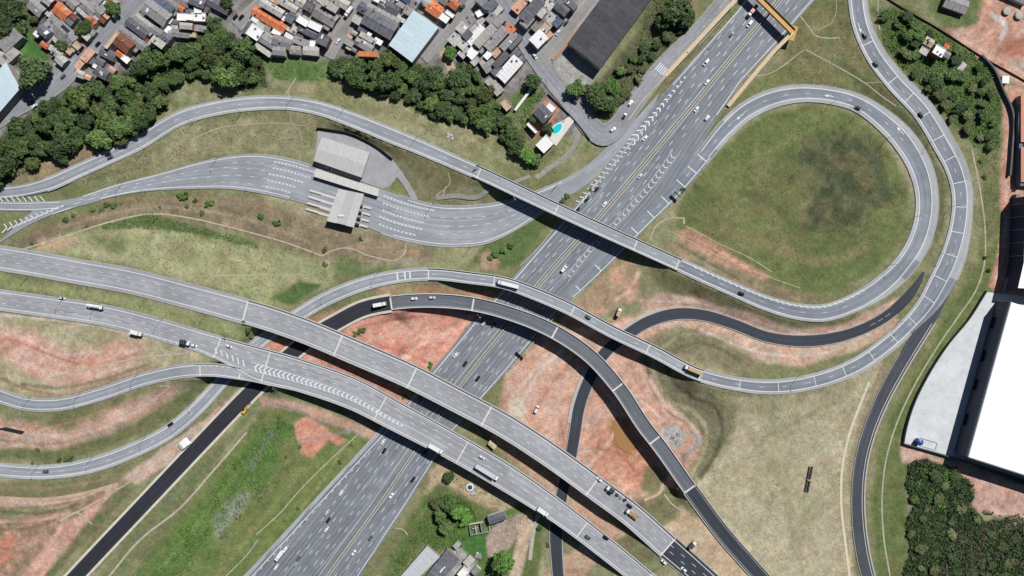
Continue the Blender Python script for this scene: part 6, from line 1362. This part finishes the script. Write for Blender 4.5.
def truck_tree(kind,col,L):
    """box truck / semi / tanker / dump truck; x forward, length L"""
    r=ob({'box':'truck','semi':'truck','tank':'tanker_truck','dump':'dump_truck'}[kind],None)
    cb=MB(); prof(cb,[(L/2-2.2,.7,1),(L/2-2.2,3.0,.94),(L/2-.5,2.95,.92),(L/2-.1,1.8,.97),(L/2,.7,.97)],1.22); cab=cb.build('cab',CARC['white' if kind!='dump' else 'white'],r)
    g=MB(); g.box(L/2-.42,L/2-.02,-1.0,1.0,1.7,2.5,None); g.build('windscreen',GLASS,cab)
    ch=MB(); ch.box(-L/2,L/2-.3,-.5,.5,.6,.95); ch.build('chassis',M['dsteel'],r)
    x0,x1=-L/2,L/2-2.6
    if kind in('box','semi'):
        b=MB(); b.box(x0,x1,-1.25,1.25,.96,3.6); bo=b.build('cargo_box',CARC[col],r)
        b=MB(); n=max(3,int((x1-x0)/1.6))
        for i in range(n+1): xx=x0+(x1-x0-.1)*i/n; b.box(xx,xx+.1,-1.27,1.27,3.601,3.66)
        b.build('roof_rib',CARC['silver'],bo)
    elif kind=='tank':
        b=MB(); b.tube((x0,0,2.1),(x1,0,2.1),1.15,1.15,16); b.f.append(tuple(range(15,-1,-1))); bo=b.build('tank',CARC[col],r)
        for i in range(3): b=MB(); b.cyl(x0+(x1-x0)*(i+.5)/3,0,3.2,3.45,.35,n=10); b.build('hatch',M['steel'],bo)
    else:
        b=MB(); b.box(x0,x1,-1.25,1.25,.96,1.3); b.box(x0,x1,-1.25,-1.1,1.3,2.3); b.box(x0,x1,1.1,1.25,1.3,2.3); b.box(x1-.15,x1,-1.1,1.1,1.3,2.5); bo=b.build('tipper',CARC['yellow'] if col=='yellow' else CARC[col],r)
        b=MB(); b.v=[(x0+.2,-1.05,1.5),(x1-.3,-1.05,1.5),(x1-.3,1.05,1.5),(x0+.2,1.05,1.5),((x0+x1)/2,0,2.5)]; b.f=[(0,1,4),(1,2,4),(2,3,4),(3,0,4)]; b.build('load',M['dirt'],bo)
    for x in ([L/2-1.2,-L/2+1.0,-L/2+2.2]+([L/2-4.2,-L/2+3.4] if L>11 else [])):
        for y in (-1.05,1.05): ob('wheel',WHEELB,r,(x,y,.5))
    return r
VEH=[]   # x,y,road,kind,colour,length
def VV(s,road,flip=False):
    for e in s.strip().split(';'):
        p=e.split(); VEH.append((float(p[0]),float(p[1]),road,p[2],p[3],float(p[4]) if len(p)>4 else 4.4,flip))
VV("383 442 car white;384 451 car black;341 493 car white;327 512.5 car silver;328 520.5 car black;326.5 529.5 car white;285.5 549 van white;279.5 555.5 box white 8;298 559 car grey;276 567.5 car white;752 11.5 box red 9;749.5 24 van white;706 62.5 van white;707 82 car white;696.5 109 car white;645 138 car white;587 199.5 car black;604.5 204 car white;597 189 car black;578 209.5 car black;484 323 car white;493.5 325 car black;455.5 355 car white;465 364 car black;420 398 car black;732 34 car grey;640 176 car silver",'H')
VV("425 452 car black;413 479.5 car black;391 496 car white;370.5 538 car grey;353.5 553 car white;564 269 van white;478 378.5 car black;707 118 car silver",'H',True)
VV("436 448.5 box white 11;482 457 car white;487 472 semi silver 18;543 511.5 box white 9;96 306.5 tank white 11;137.5 333 box white 8;186 342.5 box black 7;194 345.5 car white;229 346 car white;588 537.5 car grey;606 538 car black;62 298 car silver",'V2')
VV("599.5 479.5 car white;632 514 dump yellow 10;684 569.5 car white;664 562 car white;610 489 box black 6;629.5 506 car black",'V1',True)
VV("508 284.5 semi white 15;588 317 car grey;693 370 semi tan 13;865 35.5 car black;876 64 car black;921 115 car black;170 424.5 car black;45 471.5 car grey",'B')
VV("858 107.5 car black;741.5 293.5 car black;110 157 car grey",'A')
VV("380 304.5 box white 9;414 298.5 car white;432 297.5 car silver",'C')
VV("535 56 car white;574.5 101.5 car black;613 129.5 car white;624.5 116 car black;630.5 103 car white",'S4')
VV("558 32.5 car silver;566 23 car black",'S5')
VV("97.5 44 car black;62.5 76.5 car grey;62 61 box red 6;43.5 83.5 van silver;29.5 103 car black;34 106 car white",'S1')
VV("338 41 car white;349 12.5 box white 8",'S2'); VV("235 17 car black;241 17 car black",'S6'); VV("462 8 van green",'S3'); VV("328.5 168 van white",'F'); VV("536.5 409 van white;618.5 312 box tan 6;692 543.5 box black 6;524 443 box yellow 6",'X')
RLAB={'H':'on the main highway','V1':'on the upper viaduct','V2':'on the lower viaduct','B':'on the ramp passing under the viaducts','A':'on the ramp around the grassy loop','C':'on the dark unopened ramp','S4':'on the frontage street','S5':'on the warehouse street','S1':'on the diagonal street at upper left','S2':'on the straight street between houses','S6':'in the small yard between houses','S3':'on the street by the pale blue hall','F':'beside the toll office','X':'on the bare earth of the site'}
KN={'car':'car','van':'van','box':'box truck','semi':'articulated truck','tank':'tanker truck','dump':'dump truck'}
grp={}
for v in VEH: grp.setdefault((v[2],v[3],v[4]),[]).append(v)
for (road,kind,col),L_ in grp.items():
    L_.sort(key=lambda v:-v[1])
    for n,(x,y,_r,_k,_c,Ln,flip) in enumerate(L_):
        if road=='X': X,Y,z=gp(x,y); ang=trng.uniform(0,3)
        else:
            rr=RD[road]; d=rr.near((x,y)); p=rr.at(d,0.0); z=p[2]; t_=rr.tan(d); ang=math.atan2(t_[1],t_[0])+(math.pi if flip else 0)
            if road=='H':
                i=int(np.argmin(np.hypot(Hm[:,0]-x,Hm[:,1]-y))); i=min(max(i,2),len(Hm)-3); dd=Hm[i+2]-Hm[i-2]; ang=math.atan2(-dd[1],dd[0])+(math.pi if flip else 0)
            X,Y,_z=px2w(x,y,z+1.0)
            if road in('F',): z=gz(X,Y)+.4
        r=car_tree(kind,col) if kind in('car','van') else truck_tree(kind,col,Ln)
        r.location=(X,Y,z+.015); r.rotation_euler.z=ang+trng.uniform(-.02,.02)
        tag(r,f"{col} {KN[kind]} {RLAB[road]}" if len(L_)==1 else f"{nth(n+1)} {col} {KN[kind]} from the bottom {RLAB[road]}",'car' if kind=='car' else 'van' if kind=='van' else 'truck','vehicles '+RLAB[road])
# ------------------------------------------------------------------ street lamps and signs
mb=MB(); mb.tube((0,0,-.3),(0,0,11),.15,.09,8); LP=mb.mesh('pole',M['steel']); mb=MB(); mb.tube((0,0,10.9),(2.6,0,11.4),.07,.06,6); LA=mb.mesh('arm',M['steel']); mb=MB(); mb.box(2.4,3.3,-.2,.2,11.3,11.5); LHd=mb.mesh('lamp_head',simple('lamp_grey',(190,190,190),.5))
def lamps(road,pts,side,desc):
    for n,p in enumerate(pts):
        rr=RD[road]; d=rr.near(p); h=rr.hw(d)+1.0; q=rr.at(d,side*h); t_=rr.tan(d); ang=math.atan2(t_[1],t_[0])+(math.pi/2 if side>0 else -math.pi/2)
        b=rr.b and rr.b[0]<d<rr.b[1]; z=q[2]-.1 if b else gz(q[0],q[1])
        if b: q=rr.at(d,side*(h-1.25)); z=q[2]+.9
        r=ob('street_lamp',None,None,(q[0],q[1],z),ang); ob('pole',LP,r); ob('arm',LA,r); ob('lamp_head',LHd,r)
        tag(r,f'grey street lamp {desc}, {nth(n+1)} in line','street lamp','street lamps '+desc)
lamps('A',[(292,103),(341,115),(415,145),(830,95),(862,106),(894,132),(926,218),(898,272)],-1,'along the upper ramp and loop')
lamps('E',[(30,403),(84,398),(140,380)],-1,'along the lowest left ramp')
lamps('B',[(868,40),(940,138),(962,207),(953,258),(905,328),(800,383)],1,'along the outer right ramp')
lamps('F',[(160,182),(262,172),(470,226)],1,'along the toll road')
lamps('V2',[(62,309),(98,315),(160,330)],-1,'between the twin viaducts')
lamps('H',[(735,20),(690,66),(500,298),(372,452),(335,490),(300,528)],1,'on the left side of the highway')
lamps('S4',[(553,80),(577,108),(690,40)],1,'along the frontage street')
lamps('B',[(380,280),(330,297),(200,405),(150,442),(95,464),(40,472)],1,'along the ramp under the viaducts')
lamps('V1',[(30,263),(90,274),(150,287),(210,303)],1,'along the upper viaduct approach')
lamps('F',[(110,196),(205,176),(430,224),(510,214)],-1,'on the upper side of the toll road')
lamps('A',[(90,166),(140,142),(190,116),(240,105)],1,'on the lower side of the upper ramp')
lamps('S1',[(120,20),(85,56),(40,93)],-1,'along the diagonal town street')
def sign(x,y,ang,w,h,label,hz=6.0):
    X,Y,z=gp(x,y); r=ob('road_sign',None,None,(X,Y,z),ang); tag(r,label,'sign')
    for s_ in (-1,1): b=MB(); b.cyl(s_*w*.32,0,-.3,hz,.12,n=8); b.build('post',M['steel'],r)
    b=MB(); b.box(-w/2,w/2,-.14,-.06,hz-h,hz); pn=b.build('panel',simple('sign_green',(20,90,60),.5),r)
    b=MB(); b.box(-w/2,w/2,-.16,-.141,hz-h,hz-h+.12); b.box(-w/2,w/2,-.16,-.141,hz-.12,hz); b.build('border',M['white'],pn)
sign(676,195,math.radians(-40),6,3,'large green road sign at edge of the grassy loop')
sign(556,186,math.radians(50),6,3,'large green road sign beside the toll road merge')
sign(522,352,math.radians(-40),7,3,'large green road sign at highway edge by the red site')
sign(478,166,math.radians(20),3,2,'small green road sign above the ramp bridge')
# ------------------------------------------------------------------ odds and ends of the place
X,Y,z=gp(808.5,479); r=ob('steel_frame_stack',None,None,(X,Y,z),math.radians(79)); tag(r,'dark steel rails stacked in the dry grass field','rail stack')
for k,(a,b,o) in enumerate([(-9,-1,-.9),(-9,-.5,.9),(.2,9,-.7),(0,8.6,1.1)]):
    b_=MB(); b_.box(a,b,o-.5,o+.5,.35,.8); b_.build('rail',simple('rail_dark%d'%k,(48,46,48),.8),r)
for x in (-8,-4,1.5,5,8): b_=MB(); b_.box(x-.2,x+.2,-1.8,1.8,0,.35); b_.build('sleeper',M['concd'],r)
X,Y,z=gp(245,410.5); r=ob('excavator',None,None,(X,Y,z+.1),1.0); tag(r,'yellow excavator beside the black road','excavator')
for s_ in (-1,1): b=MB(); prof(b,[(-1.8,.1,1),(-2.1,.5,1),(-1.8,.9,1),(1.8,.9,1),(2.1,.5,1),(1.8,.1,1)],.3); b.v=[(x,y+s_*1.1,zz) for x,y,zz in b.v]; b.build('track',TYRE,r)
b=MB(); b.box(-1.9,1.5,-1.3,1.3,.95,2.0); b.build('body',CARC['yellow'],r); b=MB(); b.box(.2,1.6,.2,1.25,2.0,3.0); b.build('cab',GLASS,r)
b=MB(); b.tube((1.2,-.4,1.8),(4.2,-.4,4.2),.28,.2,6); b.tube((4.2,-.4,4.2),(6.2,-.4,1.6),.2,.14,6); b.build('boom',CARC['yellow'],r); b=MB(); b.box(5.8,6.8,-.9,.1,.5,1.4); b.build('bucket',M['dsteel'],r)
X,Y,z=gp(185,443.5); r=ob('tarpaulin_tent',None,None,(X,Y,z),.7); tag(r,'white tarpaulin tent beside the black road','tent')
b=MB(); prof(b,[(-4,1.6,1),(-1.5,3.0,1),(2,2.8,1),(4.2,1.4,1),(3.9,1.3,1),(2,2.65,1),(-1.5,2.85,1),(-3.9,1.45,1)],2.6); b.build('cover',RMATS['w'],r)
for x in (-3.7,3.7):
    for y in (-2.3,2.3): b=MB(); b.cyl(x,y,-.2,1.5,.06,n=6); b.build('pole',M['steel'],r)
X,Y,z=gp(917,441); r=ob('water_tank',None,None,(X,Y,5.1)); tag(r,'blue round water tank in corner of concrete yard','tank')
b=MB(); b.cyl(0,0,0,4,2.2,n=20); b.cyl(0,0,4.001,4.8,2.2,.5,n=20); b.build('shell',simple('tank_blue',(40,76,150),.4,var=.05),r); b=MB(); b.cyl(0,0,4.8,5.1,.5,n=12); b.build('lid',M['steel'],r)
r=ob('pen',None,None,(*px2w(928,444,5.1)[:2],5.12),math.radians(-17)); tag(r,'low white railing pen beside the blue tank','fence')
for (a,b2,c,d) in ((-6,6,-2.75,-2.4),(-6,6,2.4,2.75),(5.65,6,-2.4,2.4)): b=MB(); b.box(a,b2,c,d,0,.4); b.build('rail',LWm,r)
for n,(x,y,rp) in enumerate([(1006,11.5,4),(1018,16,4)]):
    X,Y,z=gp(x,y); r=ob('round_tank',None,None,(X,Y,z)); tag(r,['left','right'][n]+' of two pale round tanks on bare ground at top right','tank','pale round tanks')
    b=MB(); b.cyl(0,0,-.3,1.6,rp*S,n=24); b.build('shell',M['chan'],r); b=MB(); b.cyl(0,0,1.6,1.75,rp*S*.75,rp*S*.6,n=24); b.build('cover',M['conc'],r)
X,Y,z=gp(470,487); r=ob('round_tank',None,None,(X,Y,z)); tag(r,'round white rimmed well on dirt below the lower viaduct','tank')
b=MB(); b.cyl(0,0,-.3,1.0,2.6,n=20); b.build('shell',RMATS['w'],r); b=MB(); b.cyl(0,0,1.0,1.08,1.7,n=20); b.build('water',gloss('tank_water',(50,80,110),.15),r)
X,Y,z=gp(449.5,281); 
for n,(x,y) in enumerate([(613,492),(617,495),(621,497.5),(625,500)]):
    q=V1.at(V1.near((x,y)),0.0); X,Y,_z=px2w(x,y,q[2]+.6); r=ob('pallet_stack',None,None,(X,Y,q[2]+.02),trng.uniform(0,3)); tag(r,f'dark pallet of building material on the upper viaduct, {nth(n+1)} from the left','pallet','pallets on the viaduct')
    for k in range(3): b=MB(); b.box(-1.1,1.1,-.9,.9,.3*k,.3*k+.26); b.build('layer',random.choice([M['dsteel'],M['concd']]),r)
X,Y,z=gp(449,137);
for n,(x,y,rp,lb) in enumerate([(449.5,137,3.5,'pale rubble heap on grass above the upper ramp'),(676,438,5,'grey gravel heap at the foot of the dark ramp'),(188,437,3,'pale rubble heap beside the white tent'),(458,553,4,'pale rubble among the sheds at the bottom'),(478,556,3,'broken blocks below the roofless walls'),(474,492,3,'pale stones beside the round well')]):
    X,Y,z=gp(x,y); rr=random.Random(n); r=ob('rubble_heap',None,None,(X,Y,z)); tag(r,lb,'rubble')
    for k in range(14):
        a=rr.uniform(0,6.28); d=math.sqrt(rr.random())*rp*S; sz=rr.uniform(.4,1.0); b=MB(); b.box(-sz,sz,-sz*.8,sz*.8,-.3,sz*.8,Matrix.Translation((d*math.cos(a),d*math.sin(a),0))@Matrix.Rotation(rr.uniform(0,3),4,'Z')@Matrix.Rotation(rr.uniform(-.4,.4),4,'X')); b.build('rock',rr.choice([M['conc'],M['concd']]),r)

X,Y,z=gp(11,430); r=ob('pipe_bundle',None,None,(X,Y,z),math.radians(-12)); tag(r,'black pipes lying on red earth at left edge','pipes')
for k in range(4): b=MB(); b.tube((-9+k*1.5,-.9+.6*k,.3),(8+k*.5,-.9+.6*k,.3),.3,.3,8); b.f.append(tuple(range(7,-1,-1))); b.build('pipe',TYRE,r)
